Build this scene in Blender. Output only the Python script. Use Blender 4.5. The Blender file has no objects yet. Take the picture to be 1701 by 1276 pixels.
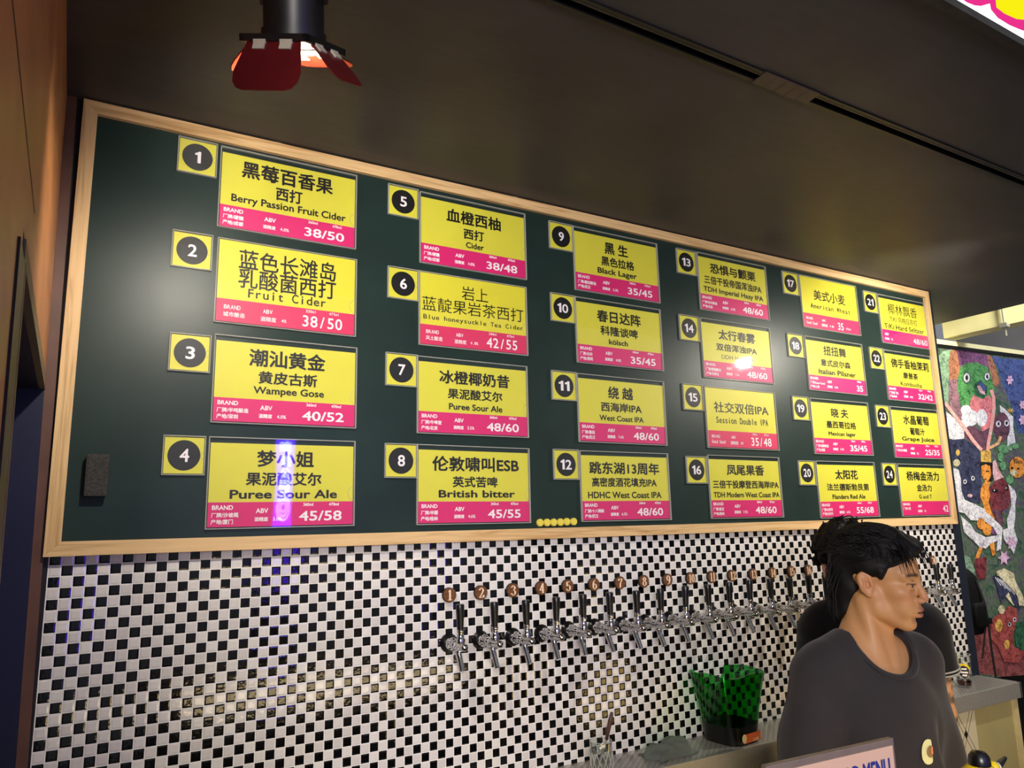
# Craft-beer bar: menu board above a checker-tiled tap wall, two bartenders, stage lamp under a black canopy.
import bpy, bmesh, math, random
import numpy as np
from mathutils import Vector, Matrix

random.seed(7)
rng = np.random.default_rng(7)
C = bpy.context.scene.collection
SC = bpy.context.scene
ZF = 1.66                     # height of the first tile row above the floor (all z below are relative to it)

# ------------------------------------------------------------------ camera
cam_d = bpy.data.cameras.new('camera'); cam = bpy.data.objects.new('camera', cam_d); C.objects.link(cam)
cam_d.sensor_fit = 'HORIZONTAL'; cam_d.sensor_width = 36.0
cam_d.lens = 1241.385 / 1701 * 36.0
cam_d.clip_start = 0.02; cam_d.clip_end = 60
_r = Vector((0.86368632, -0.50355443, -0.02188346))
_d = Vector((0.07271863, 0.16745316, -0.98319451))
_f = Vector((0.4987564, 0.84758031, 0.18124479))
cam.matrix_world = Matrix(((_r.x, -_d.x, -_f.x, 0.02023), (_r.y, -_d.y, -_f.y, -2.0585),
                           (_r.z, -_d.z, -_f.z, 0.06399 + ZF), (0, 0, 0, 1)))
SC.camera = cam

# ------------------------------------------------------------------ world, exposure, large lights
W = bpy.data.worlds.new('world'); SC.world = W; W.use_nodes = True
W.node_tree.nodes['Background'].inputs[0].default_value = (0.75, 0.78, 0.85, 1)
W.node_tree.nodes['Background'].inputs[1].default_value = 0.30
SC.view_settings.view_transform = 'Standard'; SC.view_settings.look = 'None'
SC.view_settings.exposure = 0.0; SC.view_settings.gamma = 1.0; SC.view_settings.use_curve_mapping = False

def lamp(name, kind, loc, energy, color, aim=None, **kw):
    l = bpy.data.lights.new(name, kind); l.energy = energy; l.color = color
    for k, v in kw.items(): setattr(l, k, v)
    o = bpy.data.objects.new(name, l); C.objects.link(o)
    o.location = (loc[0], loc[1], loc[2] + ZF)
    if aim is not None:
        o.rotation_euler = (Vector(aim) - Vector(loc)).to_track_quat('-Z', 'Y').to_euler()
    return o
# two soft unseen lights, added as fill for the board and the painting
lamp('fill_light', 'AREA', (-0.75, -3.9, 0.55), 105, (1.0, 0.95, 0.92), aim=(1.9, 0, 0.3), shape='RECTANGLE', size=1.0, size_y=0.9)
lamp('fill_light', 'AREA', (5.3, -1.0, 2.6), 60, (0.92, 0.95, 1.0), aim=(4.7, 0.4, 0.0), shape='RECTANGLE', size=1.4, size_y=0.8)
lamp('side_light', 'AREA', (4.43, -0.35, 1.75), 30, (1.0, 0.95, 0.70), aim=(4.6, 0.25, 1.2), shape='RECTANGLE', size=0.12, size_y=0.5)

# ------------------------------------------------------------------ material helpers
def lin(c):
    out = []
    for v in c[:3]:
        v = v / 255.0
        out.append(v / 12.92 if v <= 0.04045 else ((v + 0.055) / 1.055) ** 2.4)
    return (*out, 1.0)

class N:
    def __init__(s, name):
        s.m = bpy.data.materials.new(name); s.m.use_nodes = True
        s.t = s.m.node_tree; s.t.nodes.clear()
        s.out = s.t.nodes.new('ShaderNodeOutputMaterial')
    def n(s, kind, **kw):
        nd = s.t.nodes.new(kind)
        for k, v in kw.items(): setattr(nd, k, v)
        return nd
    def l(s, a, b): s.t.links.new(a, b)
    def val(s, sock, v):
        if hasattr(v, 'links'): s.l(v, sock)
        else: sock.default_value = v
    def math(s, op, a, b=0.0, c=0.0):
        nd = s.n('ShaderNodeMath', operation=op)
        s.val(nd.inputs[0], a); s.val(nd.inputs[1], b); s.val(nd.inputs[2], c)
        return nd.outputs[0]
    def mix(s, f, a, b):
        nd = s.n('ShaderNodeMix', data_type='RGBA')
        s.val(nd.inputs[0], f); s.val(nd.inputs[6], a); s.val(nd.inputs[7], b)
        return nd.outputs[2]
    def coord(s, scale=(1, 1, 1), kind='Object'):
        tc = s.n('ShaderNodeTexCoord'); mp = s.n('ShaderNodeMapping')
        mp.inputs['Scale'].default_value = scale
        s.l(tc.outputs[kind], mp.inputs[0]); return mp.outputs[0]
    def noise(s, vec, scale, detail=3.0, rough=0.5, dist=0.0):
        nd = s.n('ShaderNodeTexNoise'); s.l(vec, nd.inputs['Vector'])
        nd.inputs['Scale'].default_value = scale; nd.inputs['Detail'].default_value = detail
        nd.inputs['Roughness'].default_value = rough; nd.inputs['Distortion'].default_value = dist
        return nd.outputs[0]
    def ramp(s, f, stops):
        nd = s.n('ShaderNodeValToRGB'); s.l(f, nd.inputs[0])
        cr = nd.color_ramp
        while len(cr.elements) < len(stops): cr.elements.new(0.5)
        for e, (p, c) in zip(cr.elements, stops): e.position = p; e.color = c
        return nd.outputs[0]
    def bump(s, h, strength=0.3, dist=0.002):
        nd = s.n('ShaderNodeBump'); nd.inputs['Strength'].default_value = strength
        nd.inputs['Distance'].default_value = dist; s.l(h, nd.inputs['Height']); return nd.outputs[0]
    def bsdf(s, col, rough=0.5, metal=0.0, spec=0.5, normal=None, **kw):
        b = s.n('ShaderNodeBsdfPrincipled')
        s.val(b.inputs['Base Color'], col); s.val(b.inputs['Roughness'], rough)
        b.inputs['Metallic'].default_value = metal; b.inputs['Specular IOR Level'].default_value = spec
        if normal is not None: s.l(normal, b.inputs['Normal'])
        for k, v in kw.items(): s.val(b.inputs[k], v)
        s.l(b.outputs[0], s.out.inputs[0]); return b

def plain(name, c, rough=0.5, metal=0.0, spec=0.5, var=0.12, scale=30.0, bump=0.0, **kw):
    s = N(name); v = s.coord(); f = s.noise(v, scale, 4)
    a = lin(c); d = tuple(x * (1 - var) for x in a[:3]) + (1,); e = tuple(min(1, x * (1 + var)) for x in a[:3]) + (1,)
    col = s.ramp(f, [(0.3, d), (0.7, e)])
    s.bsdf(col, rough, metal, spec, s.bump(f, bump) if bump else None, **kw)
    return s.m

def glow(name, c, strength):
    s = N(name); e = s.n('ShaderNodeEmission'); e.inputs[0].default_value = lin(c); e.inputs[1].default_value = strength
    s.l(e.outputs[0], s.out.inputs[0]); return s.m

def wood(name, dark, light, axis='x', rough=0.45, sc=1.0, spec=0.4):
    s = N(name)
    scale = {'x': (1.2, 14, 26), 'z': (26, 14, 1.2), 'y': (26, 1.2, 14)}[axis]
    v = s.coord(tuple(k * sc for k in scale)); f = s.noise(v, 1.6, 5, 0.6, 1.2)
    v2 = s.coord(tuple(k * sc * 4 for k in scale)); g = s.noise(v2, 2.0, 3)
    h = s.math('ADD', s.math('MULTIPLY', f, 0.8), s.math('MULTIPLY', g, 0.2))
    col = s.ramp(h, [(0.36, lin(dark)), (0.5, lin(light)), (0.64, tuple(min(1, x * 1.08) for x in lin(light)[:3]) + (1,))])
    s.bsdf(col, rough, 0, spec, s.bump(h, 0.08)); return s.m

def clear_sheet(name, tint=(1, 1, 1), rough=0.03, refl=1.0):
    s = N(name); tr = s.n('ShaderNodeBsdfTransparent'); tr.inputs[0].default_value = (*tint, 1)
    gl = s.n('ShaderNodeBsdfGlossy'); gl.inputs['Roughness'].default_value = rough
    v = s.coord(); f = s.noise(v, 5.0, 1); nb = s.bump(f, 0.06, 0.01); s.l(nb, gl.inputs['Normal'])
    lw = s.n('ShaderNodeLayerWeight'); lw.inputs[0].default_value = 0.5
    fr = s.math('ADD', 0.045, s.math('MULTIPLY', 0.95, s.math('POWER', lw.outputs['Facing'], 5.0)))
    mx = s.n('ShaderNodeMixShader'); s.l(s.math('MULTIPLY', fr, refl), mx.inputs[0])
    s.l(tr.outputs[0], mx.inputs[1]); s.l(gl.outputs[0], mx.inputs[2]); s.l(mx.outputs[0], s.out.inputs[0])
    return s.m

def translucent(name, c, alpha, rough=0.15):
    s = N(name); tr = s.n('ShaderNodeBsdfTransparent')
    b = s.n('ShaderNodeBsdfPrincipled'); b.inputs['Base Color'].default_value = lin(c); b.inputs['Roughness'].default_value = rough
    mx = s.n('ShaderNodeMixShader'); mx.inputs[0].default_value = alpha
    s.l(tr.outputs[0], mx.inputs[1]); s.l(b.outputs[0], mx.inputs[2]); s.l(mx.outputs[0], s.out.inputs[0]); return s.m

def tile_material():
    # 25 mm checker mosaic: glossy pillowed black and white tiles in white grout
    s = N('checker_mosaic_tile'); P = 0.025
    tc = s.n('ShaderNodeTexCoord'); sp = s.n('ShaderNodeSeparateXYZ'); s.l(tc.outputs['Object'], sp.inputs[0])
    u = s.math('ADD', s.math('DIVIDE', sp.outputs[0], P), 200.5); w = s.math('ADD', s.math('DIVIDE', sp.outputs[2], P), 200.5)
    iu = s.math('FLOOR', u); iw = s.math('FLOOR', w)
    fu = s.math('SUBTRACT', u, iu); fw = s.math('SUBTRACT', w, iw)
    par = s.math('MODULO', s.math('ADD', iu, iw), 2.0)
    eu = s.math('MINIMUM', fu, s.math('SUBTRACT', 1.0, fu)); ew = s.math('MINIMUM', fw, s.math('SUBTRACT', 1.0, fw))
    e = s.math('MINIMUM', eu, ew)
    grout = s.math('LESS_THAN', e, 0.045)
    cb = s.n('ShaderNodeCombineXYZ'); s.l(iu, cb.inputs[0]); s.l(iw, cb.inputs[1])
    wn = s.n('ShaderNodeTexWhiteNoise', noise_dimensions='3D'); s.l(cb.outputs[0], wn.inputs[0])
    rnd = wn.outputs[0]
    white = s.mix(rnd, lin((214, 208, 205)), lin((232, 228, 224)))
    black = s.mix(rnd, lin((7, 7, 9)), lin((14, 14, 16)))
    col = s.mix(par, black, white)
    col = s.mix(grout, col, lin((238, 234, 232)))
    # pillow profile plus a slight wave and a small tilt of each tile
    pil = s.math('MINIMUM', s.math('MULTIPLY', s.math('SUBTRACT', e, 0.045), 7.0), 1.0)
    wav = s.noise(tc.outputs['Object'], 95, 1.5)
    cx = s.math('MULTIPLY', s.math('SUBTRACT', wn.outputs[0], 0.5), s.math('SUBTRACT', fu, 0.5))
    h = s.math('ADD', s.math('ADD', pil, s.math('MULTIPLY', wav, 0.45)), s.math('MULTIPLY', cx, 0.5))
    nb = s.bump(h, 0.55, 0.0012)
    rough = s.math('ADD', s.math('MULTIPLY', grout, 0.6), 0.09)
    s.bsdf(col, rough, 0, 0.5, nb); return s.m

def hexline_material():
    # pale cabinet tiles with crossing pairs of thin dark lines
    s = N('crossed_line_tile')
    tc = s.n('ShaderNodeTexCoord'); sp = s.n('ShaderNodeSeparateXYZ'); s.l(tc.outputs['Object'], sp.inputs[0])
    def fam(k, off):
        q = s.math('DIVIDE', s.math('ADD', sp.outputs[2], s.math('MULTIPLY', sp.outputs[0], k)), 0.22)
        fr = s.math('FRACT', s.math('ADD', q, 50.0 + off))
        a = s.math('LESS_THAN', s.math('ABSOLUTE', s.math('SUBTRACT', fr, 0.42)), 0.012)
        b = s.math('LESS_THAN', s.math('ABSOLUTE', s.math('SUBTRACT', fr, 0.58)), 0.012)
        m = s.math('LESS_THAN', s.math('ABSOLUTE', s.math('SUBTRACT', fr, 0.5)), 0.08)
        return s.math('MAXIMUM', a, b), m
    l1, m1 = fam(1.5, 0.1); l2, m2 = fam(-1.5, 0.35)
    ln = s.math('MAXIMUM', s.math('MAXIMUM', l1, l2), s.math('MULTIPLY', m1, m2))
    s.bsdf(s.mix(ln, lin((205, 196, 170)), lin((22, 20, 20))), 0.3); return s.m

def perforated_steel():
    s = N('perforated_steel'); v = s.coord((60, 60, 60))
    br = s.n('ShaderNodeTexBrick'); s.l(v, br.inputs[0]); br.inputs['Scale'].default_value = 1.0
    br.inputs['Brick Width'].default_value = 1.5; br.inputs['Row Height'].default_value = 0.62
    br.inputs['Mortar Size'].default_value = 0.20; br.inputs['Mortar Smooth'].default_value = 0.0
    br.inputs['Color1'].default_value = (0, 0, 0, 1); br.inputs['Color2'].default_value = (0, 0, 0, 1); br.inputs['Mortar'].default_value = (1, 1, 1, 1)
    f = br.outputs[0]
    col = s.mix(f, lin((18, 16, 14)), lin((190, 186, 178)))
    b = s.bsdf(col, 0.3, 0.0, 0.5, s.bump(f, 0.4, 0.001)); s.l(s.math('MULTIPLY', f, 0.45), b.inputs['Metallic'])
    return s.m

def vcol(name, rough=0.5, spec=0.35, bump=0.0, scale=300.0, **kw):
    s = N(name); a = s.n('ShaderNodeVertexColor'); a.layer_name = 'Col'
    nb = None
    if bump: nb = s.bump(s.noise(s.coord(), scale, 3), bump, 0.001)
    s.bsdf(a.outputs[0], rough, 0, spec, nb, **kw); return s.m

def ceiling_material():
    s = N('black_painted_ceiling'); v = s.coord(); f = s.noise(v, 3.0, 5); g = s.noise(s.coord((1, 8, 1)), 6, 2)
    col = s.ramp(s.math('ADD', s.math('MULTIPLY', f, 0.7), s.math('MULTIPLY', g, 0.3)), [(0.35, lin((56, 54, 55))), (0.65, lin((68, 66, 66)))])
    s.bsdf(col, 0.5, 0, 0.4, s.bump(f, 0.1)); return s.m

def board_material():
    s = N('green_chalkboard'); v = s.coord(); f = s.noise(v, 5.0, 5); g = s.noise(s.coord((3, 1, 1)), 40, 3)
    col = s.ramp(f, [(0.3, lin((28, 43, 40))), (0.75, lin((34, 52, 47)))])
    rough = s.math('ADD', s.math('MULTIPLY', g, 0.05), 0.36)
    s.bsdf(col, rough, 0, 0.30, s.bump(g, 0.05, 0.001)); return s.m

def painted_wood_wall():
    s = N('brown_stained_panel'); f = s.noise(s.coord((2, 2, 9)), 1.4, 4); g = s.noise(s.coord(), 7, 4)
    col = s.ramp(s.math('ADD', s.math('MULTIPLY', f, 0.6), s.math('MULTIPLY', g, 0.4)), [(0.3, lin((146, 90, 54))), (0.55, lin((182, 118, 68))), (0.75, lin((196, 134, 80)))])
    s.bsdf(col, 0.42, 0, 0.5, s.bump(g, 0.06)); return s.m

def knit(name, c):
    s = N(name); v = s.coord(); f = s.noise(v, 420, 2); g = s.noise(v, 12, 3)
    a = lin(c); col = s.ramp(s.math('ADD', s.math('MULTIPLY', f, 0.4), s.math('MULTIPLY', g, 0.6)),
                              [(0.3, tuple(x * 0.85 for x in a[:3]) + (1,)), (0.7, tuple(x * 1.15 for x in a[:3]) + (1,))])
    s.bsdf(col, 0.85, 0, 0.2, s.bump(f, 0.15, 0.0006), **{'Sheen Weight': 0.15}); return s.m

M = dict(
    tile=tile_material(), hexline=hexline_material(), perf=perforated_steel(), ceiling=ceiling_material(), board=board_material(),
    brownwall=painted_wood_wall(), pilaster=plain('dark_brown_trim', (92, 62, 50), 0.45, var=0.2, scale=12),
    frame_x=wood('pale_ash_rail', (188, 146, 92), (222, 186, 134), 'x'), frame_z=wood('pale_ash_stile', (188, 146, 92), (222, 186, 134), 'z'),
    yellow=plain('yellow_print', (222, 216, 66), 0.5, var=0.03, scale=8), pink=plain('magenta_print', (220, 36, 114), 0.5, var=0.03, scale=8),
    yellow2=plain('lemon_print', (226, 218, 58), 0.5, var=0.03, scale=8), rose=plain('rose_print', (220, 48, 98), 0.5, var=0.03, scale=8),
    ink=plain('black_ink', (14, 13, 13), 0.5, var=0.05), white_ink=plain('white_ink', (250, 244, 246), 0.5, var=0.02),
    sheet=clear_sheet('clear_acrylic'), rim=translucent('acrylic_edge', (205, 205, 195), 0.5),
    chrome=plain('chrome', (205, 205, 205), 0.08, 1.0, var=0.03), flange=plain('black_flange', (26, 25, 25), 0.25, 0.4), dark_chrome=plain('dark_chrome', (120, 118, 114), 0.16, 1.0, var=0.05),
    steel=plain('brushed_steel', (176, 174, 168), 0.38, 0.55, var=0.06, scale=80), black_plastic=plain('black_plastic', (12, 12, 13), 0.3, var=0.1),
    rubber=plain('black_rubber', (14, 14, 14), 0.6, var=0.1), walnut=wood('walnut_disc', (66, 40, 22), (112, 70, 40), 'x', 0.5, 3.0), bark=plain('dark_disc_rim', (44, 26, 16), 0.6, var=0.2, scale=80),
    cream=plain('cream_numeral', (244, 214, 182), 0.5, var=0.03), felt=plain('charcoal_felt', (62, 60, 58), 0.95, var=0.35, scale=220, bump=0.3, spec=0.1),
    magnet=plain('yellow_plastic', (228, 210, 84), 0.4, var=0.06, scale=80), navy=plain('navy_paint', (26, 32, 46), 0.5, var=0.1),
    door=plain('navy_door', (22, 24, 52), 0.4, var=0.15, scale=5), doorframe=plain('black_door_casing', (20, 19, 22), 0.45, var=0.1),
    tan=plain('tan_soffit', (112, 98, 74), 0.6, var=0.1, scale=10), greywall=plain('grey_wall', (112, 110, 112), 0.7, var=0.1, scale=3),
    darkwall=plain('dark_wall', (20, 20, 24), 0.7, var=0.2, scale=3), floor=plain('dark_concrete', (70, 66, 62), 0.6, var=0.2, scale=4),
    cream_beam=plain('cream_beam', (232, 224, 172), 0.6, var=0.06, scale=8), blue_panel=plain('blue_panel', (120, 150, 215), 0.5, var=0.1),
    track=plain('black_track', (16, 16, 17), 0.4, var=0.1), track_lip=plain('worn_track_lip', (70, 66, 60), 0.35, 0.6, var=0.2), tape=plain('brown_tape', (74, 60, 52), 0.5, var=0.15, scale=40),
    flap=plain('red_enamel_flap', (88, 16, 20), 0.38, var=0.08), flap_lit=plain('red_enamel_flap_lit', (214, 58, 34), 0.4, var=0.05),  # inner faces carry a brighter red for the lamp's light on them
    bare=plain('bare_hinge_metal', (214, 206, 186), 0.35, 0.3, var=0.08), lampblack=plain('lamp_body_black', (22, 20, 20), 0.4, var=0.1),
    lens=glow('lamp_lens', (255, 246, 222), 60.0), led_white=glow('led_screen_white', (255, 250, 250), 1.6),
    led_pink=glow('led_screen_pink', (236, 50, 140), 1.0), led_yellow=glow('led_screen_yellow', (250, 240, 20), 1.0), led_red=glow('led_screen_red', (220, 30, 40), 0.9),
    strip=glow('warm_led_panel', (255, 226, 172), 8.0), strip2=glow('amber_led_panel', (255, 214, 132), 5.5), violet=glow('violet_neon', (92, 44, 255), 13.0), violet_text=glow('violet_neon_text', (170, 180, 255), 22.0),
    counter=wood('bar_top_oak', (96, 66, 42), (138, 98, 62), 'x', 0.35), cabinet=plain('cabinet_side', (168, 158, 112), 0.55, var=0.06, scale=6),
    cabinet_edge=plain('cabinet_edge', (206, 190, 140), 0.5, var=0.08), towel=knit('grey_towel', (92, 98, 92)), green_cloth=knit('green_cloth', (20, 96, 48)),
    shirt=knit('charcoal_cotton', (46, 43, 44)), polo=knit('black_cotton', (16, 16, 19)), trouser=knit('dark_trouser', (26, 27, 32)),
    stripe=plain('pale_piping', (176, 172, 160), 0.8, var=0.05), shoe=plain('dark_shoe', (30, 28, 28), 0.6),
    hair=plain('black_hair', (10, 9, 9), 0.6, var=0.3, scale=160, spec=0.25), curly=plain('dark_brown_curls', (15, 11, 10), 0.7, var=0.3, scale=120, spec=0.2),
    skin=vcol('skin', 0.48, 0.4, 0.08, 500, **{'Subsurface Weight': 0.05, 'Subsurface Radius': (0.01, 0.004, 0.002)}),
    bag=plain('black_nylon', (9, 9, 10), 0.7, var=0.2, scale=200, spec=0.2), strap=plain('black_webbing', (24, 20, 20), 0.7, var=0.2, scale=200),
    orange_label=plain('orange_label', (214, 96, 40), 0.5), cream_label=plain('cream_label', (236, 214, 150), 0.5),
    sign_paper=plain('peach_menu_paper', (205, 168, 142), 0.45, var=0.04, scale=4), sign_edge=plain('grey_sign_edge', (112, 98, 88), 0.35), sign_blue=plain('blue_menu_ink', (34, 50, 122), 0.5, var=0.1),
    toy=plain('yellow_gloss_plastic', (240, 208, 20), 0.25, var=0.03), avocado=plain('avocado_flesh', (226, 222, 160), 0.7, var=0.05, scale=60), pit=plain('avocado_pit', (140, 112, 60), 0.7, var=0.15, scale=60), pit2=plain('salmon_print', (226, 130, 96), 0.7),
    bronze=plain('brown_plastic_handle', (74, 50, 40), 0.4), cap_white=plain('white_plastic', (235, 230, 222), 0.4),
)
def glassy(name, c, ior=1.45, rough=0.02):
    s = N(name); s.bsdf(lin(c), rough, 0, 0.5, None, **{'Transmission Weight': 1.0, 'IOR': ior}); return s.m
M['glass'] = glassy('clear_glass', (245, 247, 245)); M['beer'] = glassy('dark_red_beer', (90, 18, 10), 1.33)
M['green_acrylic'] = clear_sheet('green_acrylic', (0.14, 0.68, 0.22), 0.05, 1.2)
M['thin_glass'] = clear_sheet('thin_glass', (0.93, 0.95, 0.94), 0.03, 1.6); M['glass_cut'] = translucent('glass_cut', (215, 215, 205), 0.55, 0.1)

# ------------------------------------------------------------------ mesh helpers
class MB:
    def __init__(s): s.v = []; s.f = []; s.mi = []
    def add(s, vs, fs, mi=0):
        b = len(s.v); s.v += [tuple(map(float, p)) for p in vs]
        for f in fs: s.f.append(tuple(b + i for i in f)); s.mi.append(mi)
        return s
    def box(s, x0, x1, y0, y1, z0, z1, mi=0):
        v = [(x0, y0, z0), (x1, y0, z0), (x1, y1, z0), (x0, y1, z0), (x0, y0, z1), (x1, y0, z1), (x1, y1, z1), (x0, y1, z1)]
        return s.add(v, [(0, 3, 2, 1), (4, 5, 6, 7), (0, 1, 5, 4), (1, 2, 6, 5), (2, 3, 7, 6), (3, 0, 4, 7)], mi)
    def hexa(s, v, mi=0):
        return s.add(v, [(0, 3, 2, 1), (4, 5, 6, 7), (0, 1, 5, 4), (1, 2, 6, 5), (2, 3, 7, 6), (3, 0, 4, 7)], mi)
    def prism(s, pts, y0, y1, mi=0, M4=None):
        # pts in (x, z), extruded along y from y0 (front) to y1
        n = len(pts); v = [(p[0], y0, p[1]) for p in pts] + [(p[0], y1, p[1]) for p in pts]
        if M4 is not None: v = [tuple(M4 @ Vector(p)) for p in v]
        f = [tuple(range(n)), tuple(range(2 * n - 1, n - 1, -1))] + [(i, i + n, (i + 1) % n + n, (i + 1) % n) for i in range(n)]
        return s.add(v, f, mi)
    def flat(s, pts, y, mi=0):
        return s.add([(p[0], y, p[1]) for p in pts], [tuple(range(len(pts)))], mi)
    def tube(s, path, rad, n=12, mi=0, caps=True):
        path = [Vector(p) for p in path]
        if not hasattr(rad, '__len__'): rad = [rad] * len(path)
        rings = []; up = None
        for i, p in enumerate(path):
            t = (path[min(i + 1, len(path) - 1)] - path[max(i - 1, 0)]).normalized()
            if up is None: up = Vector((0, 0, 1)) if abs(t.z) < 0.9 else Vector((1, 0, 0))
            a = t.cross(up); a = a.normalized() if a.length > 1e-6 else Vector((1, 0, 0)); b = a.cross(t).normalized(); up = b
            rings.append([p + (a * math.cos(k * 2 * math.pi / n) + b * math.sin(k * 2 * math.pi / n)) * rad[i] for k in range(n)])
        vs = [q for r in rings for q in r]; fs = []
        for i in range(len(path) - 1):
            for k in range(n): fs.append((i * n + k, i * n + (k + 1) % n, (i + 1) * n + (k + 1) % n, (i + 1) * n + k))
        if caps: fs += [tuple(range(n - 1, -1, -1)), tuple(range((len(path) - 1) * n, len(path) * n))]
        return s.add(vs, fs, mi)
    def lathe(s, prof, n=24, mi=0, M4=None, close=False):
        # prof: (radius, z)
        vs = []; m = len(prof)
        for r, z in prof:
            for k in range(n):
                a = k * 2 * math.pi / n; p = Vector((r * math.cos(a), r * math.sin(a), z)); vs.append(M4 @ p if M4 is not None else p)
        fs = []
        for i in range(m if close else m - 1):
            j = (i + 1) % m
            for k in range(n): fs.append((i * n + k, i * n + (k + 1) % n, j * n + (k + 1) % n, j * n + k))
        if not close: fs += [tuple(range(n - 1, -1, -1)), tuple(range((m - 1) * n, m * n))]
        return s.add(vs, fs, mi)
    def ball(s, c, r, n=14, mi=0):
        if not hasattr(r, '__len__'): r = (r, r, r)
        m = n // 2; vs = []
        for i in range(1, m):
            th = math.pi * i / m
            for k in range(n):
                a = 2 * math.pi * k / n; vs.append((c[0] + r[0] * math.sin(th) * math.cos(a), c[1] + r[1] * math.sin(th) * math.sin(a), c[2] + r[2] * math.cos(th)))
        vs += [(c[0], c[1], c[2] + r[2]), (c[0], c[1], c[2] - r[2])]; t, b = len(vs) - 2, len(vs) - 1; fs = []
        for i in range(m - 2):
            for k in range(n): fs.append((i * n + k, (i + 1) * n + k, (i + 1) * n + (k + 1) % n, i * n + (k + 1) % n))
        for k in range(n): fs += [(t, k, (k + 1) % n), (b, (m - 2) * n + (k + 1) % n, (m - 2) * n + k)]
        return s.add(vs, fs, mi)
    def mesh(s, name, mats, smooth=False, bevel=0):
        me = bpy.data.meshes.new(name); me.from_pydata(s.v, [], s.f)
        for m in (mats if isinstance(mats, (list, tuple)) else [mats]): me.materials.append(m)
        me.polygons.foreach_set('material_index', s.mi)
        me.update()
        bm = bmesh.new(); bm.from_mesh(me); bmesh.ops.recalc_face_normals(bm, faces=bm.faces)
        if bevel:
            es = [e for e in bm.edges if len(e.link_faces) == 2 and e.calc_face_angle(0) > 0.6]
            bmesh.ops.bevel(bm, geom=es, offset=bevel, segments=2, affect='EDGES', profile=0.7)
        bm.to_mesh(me); bm.free()
        if smooth: me.shade_smooth()
        return me
    def build(s, name, mats, parent=None, smooth=False, bevel=0, loc=None, auto=False):
        me = s.mesh(name, mats, smooth, bevel)
        o = bpy.data.objects.new(name, me); C.objects.link(o)
        if auto: me.set_sharp_from_angle(angle=0.7)
        if parent is not None: o.parent = parent
        if loc is not None: o.location = loc
        return o

def tag(o, label=None, cat=None, group=None, kind=None):
    if label: o['label'] = label
    if cat: o['category'] = cat
    if group: o['group'] = group
    if kind: o['kind'] = kind
    return o
def thing(name, label, cat, loc=(0, 0, 0), rz=0.0, group=None):
    o = bpy.data.objects.new(name, None); C.objects.link(o); o.empty_display_size = 0.05
    o.location = loc; o.rotation_euler = (0, 0, rz)
    return tag(o, label, cat, group)
def struct(o, label=None): o['kind'] = 'structure'; return tag(o, label)
def copy_tree(o, parent=None):
    c = o.copy(); C.objects.link(c)
    if parent is not None: c.parent = parent
    for ch in list(o.children): copy_tree(ch, c)
    return c
def ell(cx, cz, rx, rz, n=24, a0=0.0, a1=2 * math.pi, end=False):
    return [(cx + rx * math.cos(a0 + (a1 - a0) * i / (n if not end else n - 1)), cz + rz * math.sin(a0 + (a1 - a0) * i / (n if not end else n - 1))) for i in range(n)]

# ------------------------------------------------------------------ lettering
_geo = {}
from mathutils.geometry import delaunay_2d_cdt
def raw_text(ch, off=0.0):
    # outline of the built-in font, filled by winding number (its overlapping strokes defeat the plain fill)
    key = (ch, off)
    if key in _geo: return _geo[key]
    cu = bpy.data.curves.new('lettering', 'FONT'); cu.body = ch; cu.size = 1.0; cu.resolution_u = 3; cu.fill_mode = 'NONE'
    o = bpy.data.objects.new('lettering', cu); C.objects.link(o)
    dg = bpy.context.evaluated_depsgraph_get(); me = o.evaluated_get(dg).to_mesh()
    v = np.array([p.co[:2] for p in me.vertices], float).reshape(-1, 2); e = np.array([tuple(q.vertices) for q in me.edges], int).reshape(-1, 2)
    o.evaluated_get(dg).to_mesh_clear(); bpy.data.objects.remove(o); bpy.data.curves.remove(cu)
    # walk the edges into closed loops, in vertex order
    nxt = {}
    for p, q in e: nxt.setdefault(p, []).append(q); nxt.setdefault(q, []).append(p)
    seen = set(); E2 = []
    for s0 in range(len(v)):
        if s0 in seen or s0 not in nxt: continue
        loop = [s0]; seen.add(s0); cur = s0
        while True:
            cand = [q for q in nxt[cur] if q not in seen]
            if not cand: break
            k = cur + 1 if cur + 1 in cand else cand[0]
            loop.append(k); seen.add(k); cur = k
        E2 += [(loop[t], loop[(t + 1) % len(loop)]) for t in range(len(loop))]
    V, _, F, _, _, _ = delaunay_2d_cdt([Vector(p) for p in v], E2, [], 0, 1e-6)
    V = np.array([tuple(p) for p in V]); F = np.array([f for f in F if len(f) == 3], int)
    cen = V[F].mean(1); E2 = np.array(E2); A, B = v[E2[:, 0]], v[E2[:, 1]]
    x, y = cen[:, 0][:, None], cen[:, 1][:, None]
    side = (B[:, 0] - A[:, 0]) * (y - A[:, 1]) - (x - A[:, 0]) * (B[:, 1] - A[:, 1])
    wn = ((A[:, 1] <= y) & (B[:, 1] > y) & (side > 0)).sum(1) - ((A[:, 1] > y) & (B[:, 1] <= y) & (side < 0)).sum(1)
    F = F[wn != 0]; us, inv = np.unique(F, return_inverse=True)
    _geo[key] = (V[us], [tuple(f) for f in inv.reshape(-1, 3)])
    return _geo[key]
def thicken(v, f, e):
    # bold weight: the same outline overprinted with small shifts
    if e == 0: return v, f
    V = []; F = []; n = len(v); v = np.concatenate([v, np.zeros((n, 1))], 1)
    for k, (dx, dy) in enumerate(((0, 0), (1, 0), (-1, 0), (0, 1), (0, -1), (0.7, 0.7), (-0.7, 0.7), (0.7, -0.7), (-0.7, -0.7))):
        V.append(v + np.array((dx * e, dy * e, k * 0.00004))); F += [tuple(q + n * k for q in p) for p in f]
    return np.concatenate(V), F
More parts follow.
